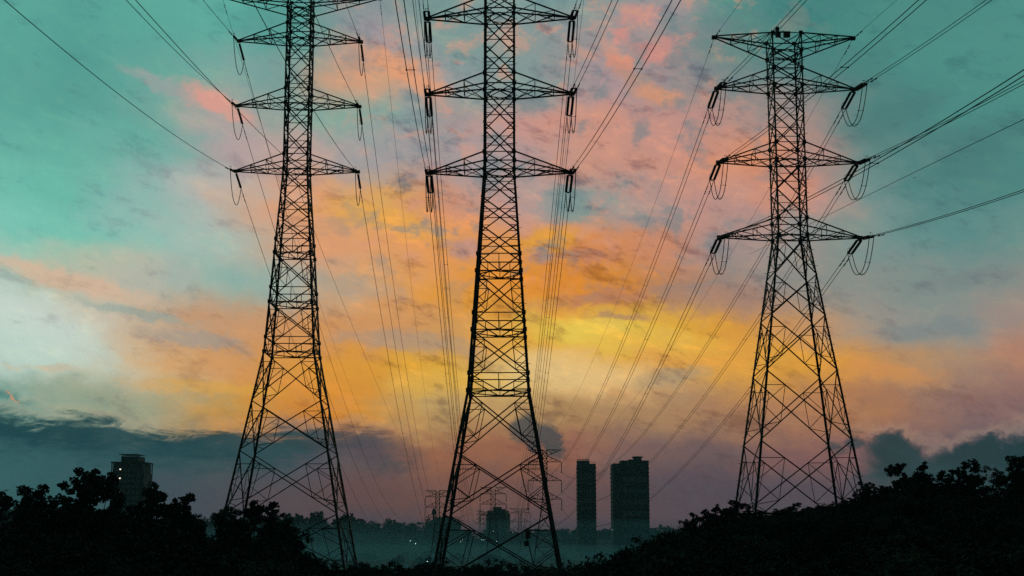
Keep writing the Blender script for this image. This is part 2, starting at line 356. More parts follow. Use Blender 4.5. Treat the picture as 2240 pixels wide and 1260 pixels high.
for y in ys:
    for x in xs: mb.v.append((x, y, ground(x, y)))
W_ = len(xs)
for j in range(len(ys) - 1):
    for i in range(W_ - 1): mb.f.append((j * W_ + i, j * W_ + i + 1, (j + 1) * W_ + i + 1, (j + 1) * W_ + i))
terr = setting(mb.build('ground', EARTH))
for p in terr.data.polygons: p.use_smooth = True

# ------------------------------------------------------------------ air: even haze, and the mist lying on the valley floor
def air(name, c, d, density, col, aniso=0.0):
    m = bpy.data.materials.new(name + '_air'); m.use_nodes = True; nt = m.node_tree; nt.nodes.clear()
    v = nt.nodes.new('ShaderNodeVolumePrincipled'); v.inputs['Color'].default_value = col + (1,); v.inputs['Density'].default_value = density; v.inputs['Anisotropy'].default_value = aniso
    o = nt.nodes.new('ShaderNodeOutputMaterial'); nt.links.new(v.outputs[0], o.inputs['Volume'])
    b = MB(); b.box(c, d); ob = b.build(name, m); ob['kind'] = 'stuff'; ob.display_type = 'WIRE'; return ob
air('haze', (0, 1100, 30.0), (4820, 3020, 100.0), 0.00016, (0.60, 0.84, 0.95))
def mist_bank(c, r, density):
    b = MB(); n, m = 28, 9; vs = [(0, 0, r[2])]
    for i in range(1, m):
        ph = math.pi * i / m
        for k in range(n):
            a = 2 * math.pi * k / n; w = 1 + 0.16 * math.sin(3 * a + c[0]) + 0.1 * math.sin(5 * a + c[1])
            vs.append((r[0] * w * math.sin(ph) * math.cos(a), r[1] * w * math.sin(ph) * math.sin(a), r[2] * math.cos(ph)))
    vs.append((0, 0, -r[2])); fs = [(0, 1 + k, 1 + (k + 1) % n) for k in range(n)]
    for i in range(m - 2):
        for k in range(n): fs.append((1 + i * n + k, 1 + (i + 1) * n + k, 1 + (i + 1) * n + (k + 1) % n, 1 + i * n + (k + 1) % n))
    L = len(vs) - 1; o = 1 + (m - 2) * n; fs += [(L, o + (k + 1) % n, o + k) for k in range(n)]
    b.add([(x + c[0], y + c[1], z + c[2]) for x, y, z in vs], fs)
    m_ = bpy.data.materials.new('mist_air'); m_.use_nodes = True; nt = m_.node_tree; nt.nodes.clear()
    v = nt.nodes.new('ShaderNodeVolumePrincipled'); v.inputs['Color'].default_value = (0.46, 0.84, 1.0, 1); v.inputs['Density'].default_value = density
    o = nt.nodes.new('ShaderNodeOutputMaterial'); nt.links.new(v.outputs[0], o.inputs['Volume'])
    ob = b.build('mist', m_); ob['kind'] = 'stuff'; return ob
mist_bank((-40, 640, -15), (520, 330, 10.5), 0.0010)
mist_bank((90, 900, -14), (560, 190, 25.0), 0.0011)
mist_bank((-260, 840, -14), (330, 170, 20.0), 0.0010)
mist_bank((10, 560, -15), (170, 70, 8.0), 0.0022)
mist_bank((-70, 760, -14), (150, 60, 11.0), 0.0018)
mist_bank((-150, 430, -15), (260, 130, 6.0), 0.0022)

# ------------------------------------------------------------------ lattice members: one angle-iron mesh shared by every bar
am = MB()
am.add([(-.5,0,0),(.5,0,0),(.5,.13,0),(-.37,.13,0),(-.37,1,0),(-.5,1,0),(-.5,0,1),(.5,0,1),(.5,.13,1),(-.37,.13,1),(-.37,1,1),(-.5,1,1)],
       [(0,1,7,6),(1,2,8,7),(2,3,9,8),(3,4,10,9),(4,5,11,10),(5,0,6,11),(5,4,3,2,1,0),(6,7,8,9,10,11)])
ANGLE = am.mesh('angle_iron', STEEL)
pm = MB(); pm.box((0, 0, 0), (1, 1, 1)); PLATE = pm.mesh('steel_plate', STEEL)
def member(name, a, b, t, n, parent):
    a, b = Vector(a), Vector(b); d = b - a; L = d.length
    z = d / L; y = (-n - z * (-n).dot(z))
    if y.length < 1e-5: y = Vector((0.3, 1, 0.2)) - z * z.dot(Vector((0.3, 1, 0.2)))
    y.normalize(); x = y.cross(z)
    M = Matrix(((x.x, y.x, z.x, a.x), (x.y, y.y, z.y, a.y), (x.z, y.z, z.z, a.z), (0, 0, 0, 1))) @ Matrix.Diagonal((t, t, L, 1))
    return link(name, ANGLE, parent, M)

def lerp(a, b, t): return a + (b - a) * t
FACES = [(0, 1, Vector((0, -1, 0))), (1, 2, Vector((1, 0, 0))), (2, 3, Vector((0, 1, 0))), (3, 0, Vector((-1, 0, 0)))]
class Tower:
    def __init__(s, label, axis_px, ref_py, Y0, yaw, levels, tips, tk):
        """levels: (row of the front face, width in px, kind of the panel above, strut?, plan bracing?) from the foot up"""
        s.Y0 = Y0; s.tk = tk
        self = s
        p = at(axis_px, ref_py, Y0); s.X0 = p.x; s.yaw = yaw
        s.H, s.W = [], []
        for (py, wp, *_r) in levels:
            v = (YP - py) / F; w = 3.0
            for _ in range(6):
                Y = Y0 - w / 2; h = Y * (v * CT + ST) / (CT - v * ST); w = wp * (Y * CT + h * ST) / F
            s.H.append(h); s.W.append(w)
        s.base = s.H[0]
        s.root = root('transmission_tower', (s.X0, Y0, s.base), label, 'power pylon', 'lattice transmission towers in the foreground', yaw)
        s.levels = levels
        z = [h - s.base for h in s.H]; s.z = z
        C = [[Vector((sx * w / 2, sy * w / 2, zz)) for (sx, sy) in ((-1,-1),(1,-1),(1,1),(-1,1))] for w, zz in zip(s.W, z)]
        s.C = C; R = s.root
        # legs, each one continuous stepped mesh from foot to peak
        for k in range(4):
            lb = MB(); sx, sy = ((-1,-1),(1,-1),(1,1),(-1,1))[k]
            for i in range(len(C) - 1):
                t = tk['leg'] * (1.0 - 0.38 * z[i] / z[-1])
                a, b = C[i][k], C[i + 1][k]
                if i == 0: a = a + (a - b).normalized() * 1.2
                ix, iy = Vector((-sx, 0, 0)), Vector((0, -sy, 0)); g = 0.16
                for (u, w) in ((ix, iy), (iy, ix)):
                    vs = []
                    for q_ in (a, b): vs += [q_, q_ + u * t, q_ + u * t + w * t * g, q_ + w * t * g]
                    lb.add(vs, [(0,1,2,3),(7,6,5,4),(0,4,5,1),(1,5,6,2),(2,6,7,3),(3,7,4,0)])
            leg = lb.build('leg', STEEL, R)
            fb = MB(); c0 = C[0][k]
            fb.lathe([(0.55, -2.2), (0.55, -0.35), (0.32, -0.1)], 10, (c0.x * 1.03, c0.y * 1.03, 0)); fb.build('footing', CONC, leg)
            if k in (1, 3):
                sb = MB(); n_ = 0
                for i in range(len(C) - 1):
                    a, b = C[i][k], C[i + 1][k]; L = (b - a).length; j = 0
                    while j * 0.9 < L:
                        q_ = lerp(a, b, j * 0.9 / L); o_ = Vector((sx, 0, 0)) if j % 2 else Vector((0, sy, 0))
                        sb.bar(q_, q_ + o_ * 0.26, 0.035); j += 1
                st = sb.build('step_bolt', STEEL, leg); st['kind'] = 'stuff'
        for i, lv in enumerate(levels):
            kind, strut, plan = lv[2], lv[3], lv[4]
            for (ka, kb, n) in FACES:
                A0, B0 = C[i][ka], C[i][kb]
                if strut:
                    member('horizontal_strut', A0, B0, tk['strut'], n, R)
                    for P, Q in ((A0, B0), (B0, A0)):
                        d = (Q - P).normalized(); g = tk['plate']; c = P + d * g * 0.28 + n * 0.02
                        ang = math.atan2(d.y, d.x)
                        link('gusset_plate', PLATE, R, Matrix.Translation(c) @ Matrix.Rotation(ang, 4, 'Z') @ Matrix.Diagonal((g, 0.025, g * 1.05, 1)))
            if plan:
                mids = [lerp(C[i][a], C[i][b], 0.5) for (a, b, n) in FACES]
                for a in range(4): member('plan_brace', mids[a], mids[(a + 1) % 4], tk['brace'] * 0.9, Vector((0, 0, -1)), R)
                for (a, b, n) in FACES: member('plan_brace', C[i][a], lerp(lerp(C[i][a], C[i][b], 0.5), lerp(C[i][b], C[i][(b + 1) % 4], 0.5), 0.5), tk['lace'], Vector((0, 0, -1)), R)
            if i == len(levels) - 1 or not kind: continue
            for fi, (ka, kb, n) in enumerate(FACES):
                A0, B0, A1, B1 = C[i][ka], C[i][kb], C[i + 1][ka], C[i + 1][kb]
                wl, wu = (B0 - A0).length, (B1 - A1).length
                if kind in ('X', 'x', 'a'):
                    off = n * 0.05
                    member('diagonal_brace', A0, B1, tk['brace'] * (1 if kind != 'a' else 0.85), n, R)
                    member('diagonal_brace', B0 - off, A1 - off, tk['brace'] * (1 if kind != 'a' else 0.85), n, R)
                    c = lerp(A0, B1, wl / (wl + wu)); f = (c.z - A0.z) / (A1.z - A0.z)
                    if kind == 'x':
                        member('lacing_bar', lerp(A0, A1, f), lerp(B0, B1, f), tk['lace'], n, R)
                        for (P0, P1) in ((A0, A1), (B0, B1)):
                            member('lacing_bar', lerp(P0, P1, 0.26), lerp(P0, c, 0.5), tk['lace'], n, R)
                            member('lacing_bar', lerp(P0, P1, 0.74), lerp(P1, c, 0.5), tk['lace'], n, R)
                    elif kind == 'X':
                        for (P0, P1) in ((A0, A1), (B0, B1)):
                            m1, m2 = lerp(P1, c, 0.5), lerp(P0, c, 0.46); e = lerp(P0, P1, 0.5)
                            q1 = lerp(P1, c, 0.24)
                            for a, b in ((m1, m2), (m1, lerp(P0, P1, 0.78)), (m1, e), (m2, e), (m2, lerp(P0, P1, 0.2)), (lerp(P0, P1, 0.2), lerp(P0, c, 0.22))):
                                member('lacing_bar', a, b, tk['lace'], n, R)
                elif kind == 'V':
                    mid = lerp(A0, B0, 0.5)
                    for (P0, P1) in ((A0, A1), (B0, B1)):
                        member('diagonal_brace', P1, mid, tk['brace'] * 0.9, n, R)
                        h1 = lerp(P1, mid, 0.5); member('lacing_bar', h1, Vector((h1.x, h1.y, P0.z)) , tk['lace'], n, R)
                        member('lacing_bar', h1, lerp(P0, P1, 0.45), tk['lace'], n, R)
                    member('lacing_bar', lerp(A1, B1, 0.5), mid, tk['lace'], n, R)
        # cross arms
        s.tips = {}
        for (lo, span_l, span_r, inv, nm) in tips:
            for sx, half in ((-1, span_l), (1, span_r)):
                k0, k1 = (0, 3) if sx < 0 else (1, 2)
                bf, bb, tf, tb = C[lo][k0], C[lo][k1], C[lo + 1][k0], C[lo + 1][k1]
                zt = z[lo + 1] if inv else z[lo]
                tip = Vector((sx * half, 0, zt)); tw = Vector((0, 0.16, 0)); up = Vector((0, 0, 0.14))
                T = {'bf': tip - tw, 'bb': tip + tw, 'tf': tip - tw + up, 'tb': tip + tw + up}
                ch = {'bf': bf, 'bb': bb, 'tf': tf, 'tb': tb}
                ab = MB()
                for key in ch: ab.bar(ch[key], T[key], tk['arm'], tk['arm'])
                ab.box(tip + Vector((sx * 0.12, 0, 0.02)), (0.5, 0.42, 0.34))
                arm = ab.build('cross_arm', STEEL, R)
                st = {key: [lerp(ch[key], T[key], f) for f in (0.36, 0.70)] for key in ch}
                nf, nb_, nd_, nu = Vector((0, -1, 0)), Vector((0, 1, 0)), Vector((0, 0, -1)), Vector((0, 0, 1))
                lt = tk['lace'] * 1.05
                for (bk, tk_, n) in (('bf', 'tf', nf), ('bb', 'tb', nb_)):
                    member('arm_brace', st[bk][0], st[tk_][0], lt, n, arm); member('arm_brace', st[bk][1], st[tk_][1], lt, n, arm)
                    if inv:
                        member('arm_brace', ch[tk_], st[bk][0], lt, n, arm); member('arm_brace', st[tk_][0], st[bk][1], lt, n, arm)
                    else:
                        member('arm_brace', ch[bk], st[tk_][0], lt, n, arm); member('arm_brace', st[bk][0], st[tk_][1], lt, n, arm)
                for (f_, b_, n) in (('bf', 'bb', nd_), ('tf', 'tb', nu)):
                    for j in (0, 1): member('arm_brace', st[f_][j], st[b_][j], lt, n, arm)
                    if (f_ == 'bf') != inv:
                        member('arm_brace', ch[f_], st[b_][0], lt, n, arm); member('arm_brace', ch[b_], st[f_][0], lt, n, arm)
                        member('arm_brace', st[f_][0], st[b_][1], lt, n, arm); member('arm_brace', st[b_][0], st[f_][1], lt, n, arm)
                wt = Vector((s.X0, Y0, s.base)) + Matrix.Rotation(yaw, 3, 'Z') @ (tip + Vector((sx * 0.12, 0, -0.12)))
                s.tips[(nm, 'left' if sx < 0 else 'right')] = wt

def arm_half(px_half, py, Y0):
    p = at(CX, py, Y0); return px_half / scale_at(p)
# middle tower
YM = 134.0
lm = [(1285,301,'X',0,0),(1124,240,'X',0,0),(986,189,'X',0,0),(853,139,'V',1,1),(815,133.6,'X',1,0),(720,120,'V',1,1),(683,114.8,'X',1,0),(591,101.7,'V',1,1),(554,96.4,'x',1,0),
      (488,87,'x',0,0),(428,78.4,'x',0,0),(369,70,'a',1,1),(331,69.5,'x',1,0),(264,69,'x',0,0),(195,68.6,'a',1,1),(158,68.3,'x',1,0),(95,68,'x',0,0),(27.7,67.5,'a',1,1),(-9.5,67,'x',1,0),(-50,66.5,'a',1,1),(-88,66,'',1,0)]
h = arm_half(154, 211, YM); h2 = arm_half(152, 381, YM); h3 = arm_half(156, 40, YM); h4 = arm_half(190, -70, YM)
TM = Tower('tall central lattice pylon rising out of the picture between the other two', 1092.5, 500, YM, math.radians(-0.8), lm,
           [(11, h2, h2, False, 'lowest'), (14, h, h, False, 'middle'), (17, h3, h3, False, 'upper'), (19, h4, h4, True, 'earth')],
           {'leg': 0.30, 'brace': 0.125, 'strut': 0.105, 'lace': 0.075, 'arm': 0.135, 'plate': 0.42})
# left tower
YL = 158.0
ll = [(1266,305,'X',0,0),(1124,250,'X',0,0),(984,196,'X',0,0),(875,154,'X',0,0),(768,113,'V',1,1),(736,108,'X',1,0),(659,97,'V',1,1),(627,92.5,'X',1,0),(551,82,'V',1,1),(521.5,78,'x',1,0),
      (470,70,'x',0,0),(418,62,'x',0,0),(368,55.5,'a',1,1),(335.5,55,'x',1,0),(280,55,'x',0,0),(224,55,'a',1,1),(192,55,'x',1,0),(137,55,'x',0,0),(81,54.5,'a',1,1),(49,54,'x',1,0),(15,53.5,'a',1,1),(-15,53,'',1,0)]
h = arm_half(131, 235, YL); h2 = arm_half(131, 377, YL); h3 = arm_half(131, 94, YL); h4 = arm_half(170, 0, YL)
TL = Tower('leftmost big lattice pylon with single insulator strings, half hidden by trees at its foot', 646.5, 500, YL, math.radians(1.2), ll,
           [(12, h2, h2, False, 'lowest'), (15, h, h, False, 'middle'), (18, h3, h3, False, 'upper'), (20, h4, h4, True, 'earth')],
           {'leg': 0.27, 'brace': 0.125, 'strut': 0.105, 'lace': 0.075, 'arm': 0.125, 'plate': 0.42})
# right tower
YR = 137.0
lr = [(1140,257,'X',0,0),(962,203,'X',0,0),(808,157,'X',0,0),(688,120,'X',0,0),(599,93.5,'X',0,0),(512.5,67,'a',1,1),(475.5,67,'x',1,0),(411,66.6,'x',0,0),(347,66.3,'a',1,1),(310,66,'x',1,0),(247,66,'x',0,0),
      (184,66,'a',1,1),(148,66,'x',1,0),(108,66,'a',1,1),(71,66,'',1,0)]
h = arm_half(149, 356, YR); h2 = arm_half(152, 520, YR); h3 = arm_half(148, 195, YR); h4 = arm_half(150, 84, YR)
TR = Tower('shorter right-hand lattice pylon whose whole top is in view, standing on the wooded rise', 1727, 500, YR, math.radians(1.0), lr,
           [(5, h2, h2, False, 'lowest'), (8, h, h, False, 'middle'), (11, h3, h3, False, 'upper'), (13, h4, h4, True, 'earth')],
           {'leg': 0.23, 'brace': 0.115, 'strut': 0.095, 'lace': 0.066, 'arm': 0.12, 'plate': 0.42})

def world_part(T, name, mbuild, mat):
    o = mbuild.build(name, mat); inv = Matrix.Translation((T.X0, T.Y0, T.base)) @ Matrix.Rotation(T.yaw, 4, 'Z')
    o.data.transform(inv.inverted()); o.parent = T.root; return o
# plates on the middle tower, equipment on top of the right tower
for (px, py, w, hh) in ((1155, 1170, 0.50, 0.72), (1151, 1189, 0.40, 0.52)):
    b = MB(); p = at(px, py, YM - 5.6); b.box(p, (w, 0.05, hh)); b.box(p + Vector((0, 0.06, 0)), (w * 0.8, 0.05, 0.06)); world_part(TM, 'sign_plate', b, SIGNM)
for (px, py, w, hh, nm) in ((1700, 66, 0.36, 0.5, 'beacon_lamp'), (1702, 76, 0.5, 0.5, 'beacon_bracket'), (1721, 76, 0.68, 0.52, 'equipment_box')):
    b = MB(); p = at(px, py, YR); b.box(p, (w, 0.45, hh))
    b.box(p + Vector((0, -0.24, 0)), (w * 0.8, 0.03, hh * 0.8)); b.box(p + Vector((0, 0, hh / 2 + 0.02)), (w * 1.08, 0.5, 0.05))
    if nm == 'beacon_bracket': b.tube([p + Vector((0.2, 0, 0.2)), p + Vector((0.5, 0, 0.42)), p + Vector((0.85, 0, 0.3))], 0.06, 6)
    world_part(TR, nm, b, STEEL)

# ------------------------------------------------------------------ insulators
ib = MB(); prof = [(0.03, 0.0)]
ND = 17
for k in range(ND):
    z0 = 0.10 + k * 0.2
    prof += [(0.08, z0), (0.142, z0 + 0.05), (0.147, z0 + 0.09), (0.085, z0 + 0.13), (0.065, z0 + 0.19)]
prof += [(0.03, 0.10 + ND * 0.2 + 0.12)]
ib.lathe(prof, 10); STRING = ib.mesh('insulator_discs', GLAZE)
for p in STRING.polygons: p.use_smooth = True
SL = 0.10 + ND * 0.2 + 0.12
yk = MB(); yk.box((0, 0, 0), (0.62, 0.07, 0.09)); yk.box((0, 0, -0.05), (0.16, 0.05, 0.1)); YOKE = yk.mesh('yoke_plate', STEEL)
hn = MB(); hn.tube([(0, 0, 0), (0, 0.25, 0.02), (0, 0.42, -0.15), (0, 0.42, -0.45)], 0.018, 5); hn.tube([(0.18, 0, 0), (0.18, 0.25, 0.02), (0.18, 0.42, -0.15), (0.18, 0.42, -0.45)], 0.018, 5); hn.bar((0, 0.42, -0.45), (0.18, 0.42, -0.45), 0.036); HORN = hn.mesh('arcing_horn', STEEL)
sh = MB(); sh.bar((0, 0, 0), (0, 0, 1), 0.06); SHACKLE = sh.mesh('shackle', STEEL)
dm = MB(); dm.tube([(0, -0.26, -0.1), (0, 0.26, -0.1)], 0.012, 5); dm.tube([(0, -0.36, -0.1), (0, -0.16, -0.1)], 0.055, 6); dm.tube([(0, 0.16, -0.1), (0, 0.36, -0.1)], 0.055, 6); dm.box((0, 0, -0.05), (0.05, 0.06, 0.12)); DAMPER = dm.mesh('vibration_damper', WIRE)
spc = MB(); spc.bar((-0.25, 0, 0), (0.25, 0, 0), 0.035); spc.box((-0.25, 0, 0), (0.09, 0.12, 0.09)); spc.box((0.25, 0, 0), (0.09, 0.12, 0.09)); SPACER = spc.mesh('bundle_spacer', WIRE)
BS = 0.46                                            # spacing of a twin bundle

def frame(origin, d):
    z = d.normalized(); x = Vector((z.y, -z.x, 0)).normalized()
    if x.x < 0: x = -x
    y = z.cross(x)
    return Matrix(((x.x, y.x, z.x, origin.x), (x.y, y.y, z.y, origin.y), (x.z, y.z, z.z, origin.z), (0, 0, 0, 1)))
def insulator_set(tip, d, twin, label, group):
    r = root('insulator_set', tip, label, 'insulator', group)
    o0 = Vector((0, 0, 0)); M = frame(o0, d); lead = 0.32
    link('shackle', SHACKLE, r, M @ Matrix.Diagonal((1, 1, lead, 1)))
    offs = (-BS / 2, BS / 2) if twin else (0.0,)
    if twin:
        link('yoke_plate', YOKE, r, M @ Matrix.Translation((0, 0, lead)) @ Matrix.Rotation(math.pi / 2, 4, 'X'))
        link('yoke_plate', YOKE, r, M @ Matrix.Translation((0, 0, lead + SL)) @ Matrix.Rotation(math.pi / 2, 4, 'X'))
    for o in offs: link('insulator_string', STRING, r, M @ Matrix.Translation((o, 0, lead)))
    link('arcing_horn', HORN, r, M @ Matrix.Translation((-0.09, 0, lead + SL - 0.1)) @ Matrix.Rotation(math.radians(180 if d.y > 0 else 0), 4, 'Z') @ Matrix.Rotation(math.radians(0), 4, 'X'))
    return tip + d.normalized() * (lead + SL)

def wire_thing(name, curve, twin, label, cat, group, r=0.024, n=46, dampers=True, spacers=(), tmax=1.0):
    """curve(t) -> world point; one span is one thing with its wires, dampers and spacers"""
    p0 = curve(0.0); rt = root(name, p0, label, cat, group)
    offs = (-BS / 2, BS / 2) if twin else (0.0,)
    ts = [tmax * (i / n) ** 1.25 for i in range(n + 1)]
    for o in offs:
        b = MB(); b.tube([curve(t) - p0 + Vector((o, 0, 0)) for t in ts], r, 5); b.build('wire', WIRE, rt)
    S = (curve(1.0) - p0).length
    if dampers:
        for o in offs:
            for dd in (1.7, 2.9):
                t = dd / S; p = curve(t) - p0; d = (curve(t + 0.01) - curve(t)).normalized()
                a = math.atan2(d.z, math.hypot(d.x, d.y)); hd = math.atan2(d.y, d.x) - math.pi / 2
                link('vibration_damper', DAMPER, rt, Matrix.Translation(p + Vector((o, 0, 0))) @ Matrix.Rotation(hd, 4, 'Z') @ Matrix.Rotation(a, 4, 'X'))
    for sp in spacers:
        if twin: link('spacer', SPACER, rt, Matrix.Translation(curve(sp / S) - p0))
    return rt

# distant towers (their arm tips take the far ends of the spans)
def far_tower(cx, Y, ys, half, bw, base_py, base_w, label, t=0.22, sus=None):
    """ys: rows of earth arm and of each phase arm; half: half arm width in px; bw: body width in px"""
    c = at(cx, base_py, Y); zb = c.z; k = lambda py: at(cx, py, Y).z - zb
    m = 1.0 / (F / Y) / CT
    rt = root('distant_tower', (c.x, Y, zb), label, 'power pylon', 'small lattice towers far down the valley')
    H = k(ys[0]); zl = k(ys[-1]); w1 = bw * m; w0 = base_w * m
    lev = [0.0]; nb = 4
    for i in range(1, nb + 1): lev.append(zl * (1 - (1 - i / nb) ** 1.0))
    z = zl
    while z < H - w1 * 0.6: z += w1 * 1.15; lev.append(min(z, H))
    wid = lambda z: w0 + (w1 - w0) * min(1, z / zl)
    for k4, (sx, sy) in enumerate(((-1,-1),(1,-1),(1,1),(-1,1))):
        b = MB()
        for i in range(len(lev) - 1):
            a_, b_ = wid(lev[i]) / 2, wid(lev[i + 1]) / 2
            b.bar((sx * a_, sy * a_, lev[i] - (2 if i == 0 else 0)), (sx * b_, sy * b_, lev[i + 1]), t * 1.25)
        b.build('leg', STEEL, rt)
    for f in range(4):
        b = MB(); (ax, ay), (bx, by) = (((-1,-1),(1,-1)), ((1,-1),(1,1)), ((1,1),(-1,1)), ((-1,1),(-1,-1)))[f]
        for i in range(len(lev) - 1):
            a_, b_ = wid(lev[i]) / 2, wid(lev[i + 1]) / 2
            b.bar((ax * a_, ay * a_, lev[i]), (bx * b_, by * b_, lev[i + 1]), t * 0.7); b.bar((bx * a_, by * a_, lev[i]), (ax * b_, ay * b_, lev[i + 1]), t * 0.7)
            if i: b.bar((ax * a_, ay * a_, lev[i]), (bx * a_, by * a_, lev[i]), t * 0.7)
        b.build('face_lattice', STEEL, rt)
    tips = {}
    for i, py in enumerate(ys):
        z = k(py); hh = half * m
        for sx in (-1, 1):
            b = MB(); dz = 3.2 if i else -2.6
            if i == 0: dz = -min(2.6, (k(ys[0]) - k(ys[1])) * 0.6)
            else: dz = min(3.2, (k(ys[i - 1]) - z) * 0.5)
            for sy in (-1, 1):
                b.bar((sx * w1 / 2, sy * w1 / 2, z), (sx * hh, 0, z), t * 0.9); b.bar((sx * w1 / 2, sy * w1 / 2, z + dz), (sx * hh, 0, z), t * 0.9)
                for f0 in (0.35, 0.68):
                    p = Vector((sx * w1 / 2, sy * w1 / 2, z)).lerp(Vector((sx * hh, 0, z)), f0); p2 = Vector((sx * w1 / 2, sy * w1 / 2, z + dz)).lerp(Vector((sx * hh, 0, z)), f0)
                    b.bar(p, p2, t * 0.6); b.bar(p2, Vector((sx * w1 / 2, sy * w1 / 2, z)).lerp(Vector((sx * hh, 0, z)), f0 - 0.33), t * 0.6)
            arm = b.build('cross_arm', STEEL, rt)
            drop = 0.0
            if i and sus:
                drop = sus
                s_ = MB(); s_.lathe([(0.05, -sus), (0.17, -sus + 0.3), (0.17, -0.5), (0.05, 0)], 6, (sx * hh, 0, z)); s_.box((sx * hh, 0, z - sus), (0.9, 0.3, 0.25)); s_.build('insulator', GLAZE, arm)
            tips[(i, 'left' if sx < 0 else 'right')] = Vector((c.x + sx * hh, Y, zb + z - drop))
    return tips
FTc = far_tower(1192.5, 585, [984, 1010.5, 1051.5, 1092], 36, 9.5, 1232, 50, 'largest of the small distant pylons, seen beside the right leg of the central tower', 0.28, 4.6)
FTb = far_tower(1078.5, 700, [1066, 1080.5, 1103, 1126.5], 28, 9.5, 1232, 32, 'small distant pylon framed between the legs of the central tower, before the round-topped block', 0.24, 3.6)
FTa = far_tower(956.5, 740, [1073, 1087, 1109.5, 1131.5], 27, 8.5, 1228, 30, 'small distant pylon just left of the central tower, over the low hipped building', 0.25, 4.4)
FTd = far_tower(1137, 900, [1112.5, 1122.5, 1141, 1158], 22, 6.5, 1190, 16, 'faint distant pylon right of the round-topped block', 0.22, 4.0)
FTe = far_tower(1050, 1600, [1117, 1126, 1136, 1146], 8.5, 3.2, 1175, 7, 'faintest distant pylon, left one of the close pair beside the round-topped block', 0.30, None)
FTg = far_tower(1060, 1660, [1119, 1128, 1138, 1148], 9, 3.4, 1175, 7, 'faint distant pylon, right one of the close pair touching the round-topped block', 0.30, None)
FTf = far_tower(1004, 1700, [1130, 1139, 1148], 10, 3.4, 1176, 7, 'faint distant pylon peeping over the trees right of the low hipped building', 0.30, None)

NAMES = {'lowest': 3, 'middle': 2, 'upper': 1}
def near_curve(P, slope0, head, c=0.001, S=330.0):
    def f(t):
        s_ = t * S; return Vector((P.x + head * s_, P.y - s_, P.z - slope0 * s_ + 0.5 * c * s_ * s_))
    return f
def far_curve(P, Q, sag):
    def f(t):
        p = P.lerp(Q, t); p.z -= 4 * sag * t * (1 - t); return p
    return f
def string_line(T, tname, far, twin, slope0, sagf, head=0.040):
    for (arm, side), tip in T.tips.items():
        if arm == 'earth':
            tipe = tip + Vector((0, 0, 0.15))
            wire_thing('earth_wire', near_curve(tipe, slope0 * 0.8, head, 0.0008), False, f'thin earth wire passing overhead from the {side} peak of the {tname} tower', 'earth wire', 'earth wires', 0.018, dampers=True)
            wire_thing('earth_wire', far_curve(tipe, far[(0, side)], sagf * 0.8), False, f'thin earth wire running into the distance from the {side} peak of the {tname} tower', 'earth wire', 'earth wires', 0.020, dampers=True)
            continue
        q_ = far[(min(NAMES[arm], max(k[0] for k in far)), side)]
        S = (q_ - tip).length
        dn = Vector((head, -1, -slope0)); df = Vector(((q_.x - tip.x) / S, 1.0, (q_.z - tip.z) / S - 4 * sagf / S))
        df = Vector((q_.x - tip.x, q_.y - tip.y, 0)).normalized() + Vector((0, 0, (q_.z - tip.z) / S - 4 * sagf / S))
        kind = 'double' if twin else 'single'
        en = insulator_set(tip, dn, twin, f'{kind} insulator string toward the viewer on the {arm} {side} arm of the {tname} tower', 'tension insulators on the big towers')
        ef = insulator_set(tip, df, twin, f'{kind} insulator string sloping down away on the {arm} {side} arm of the {tname} tower', 'tension insulators on the big towers')
        wc = 'twin conductor' if twin else 'single conductor'
        wire_thing('conductor', near_curve(en, slope0, head), twin, f'{wc} passing overhead from the {arm} {side} arm of the {tname} tower', 'power line', 'conductors passing overhead', 0.030, spacers=(30 + 6 * NAMES[arm], 68 + 5 * NAMES[arm], 120))
        wire_thing('conductor', far_curve(ef, q_, sagf), twin, f'{wc} sagging into the distance from the {arm} {side} arm of the {tname} tower', 'power line', 'conductors running into the distance', 0.034, spacers=(55, 110, 165, 220, 275, 330))
        rt = root('jumper_loop', en, f'hanging jumper loop under the {arm} {side} arm of the {tname} tower', 'jumper cable', 'jumper loops')
        for o in ((-BS / 2, BS / 2) if twin else (0.0,)):
            b = MB(); pts = []
            for i in range(17):
                t = i / 16; p = en.lerp(ef, t) - en; p.z -= 3.1 * (1 - abs(2 * t - 1) ** 2.4); p.x += o
                pts.append(p)
            b.tube(pts, 0.044, 5); b.build('wire', WIRE, rt)
        if twin:
            for t in (0.22, 0.5):
                p = en.lerp(ef, t) - en; p.z -= 3.1 * (1 - abs(2 * t - 1) ** 2.4); link('spacer', SPACER, rt, Matrix.Translation(p))
string_line(TM, 'central', FTb, True, 0.165, 28.0)
string_line(TL, 'left-hand', FTa, False, 0.185, 29.0)
string_line(TR, 'right-hand', FTc, True, 0.150, 16.4)

def through(pts):                                    # a hanging wire through three points, the middle one giving the sag
    A, B, C_ = pts
    def f(t):
        u, v, w = 2 * (t - .5) * (t - 1), 4 * t * (1 - t), 2 * t * (t - .5)
        return A * u + B * v + C_ * w
    return f
wire_thing('earth_wire', through([at(2330, 222, 66), at(1990, 382, 90), at(1640, 556, 190)]), False, 'thin lone wire crossing from the right edge behind the right-hand tower', 'earth wire', 'earth wires', 0.020, dampers=False)
wire_thing('conductor', through([at(150, -165, 66), at(505, 226, 119), at(648, 365, 158)]), False, 'single conductor slanting from the top left to the body of the left-hand tower', 'power line', 'conductors passing overhead', 0.030, dampers=False)
wire_thing('conductor', through([at(660, 385, 158), at(772, 715, 330), at(935, 1092, 740)]), False, 'single conductor falling from the body of the left-hand tower into the distance', 'power line', 'conductors running into the distance', 0.034, dampers=False)

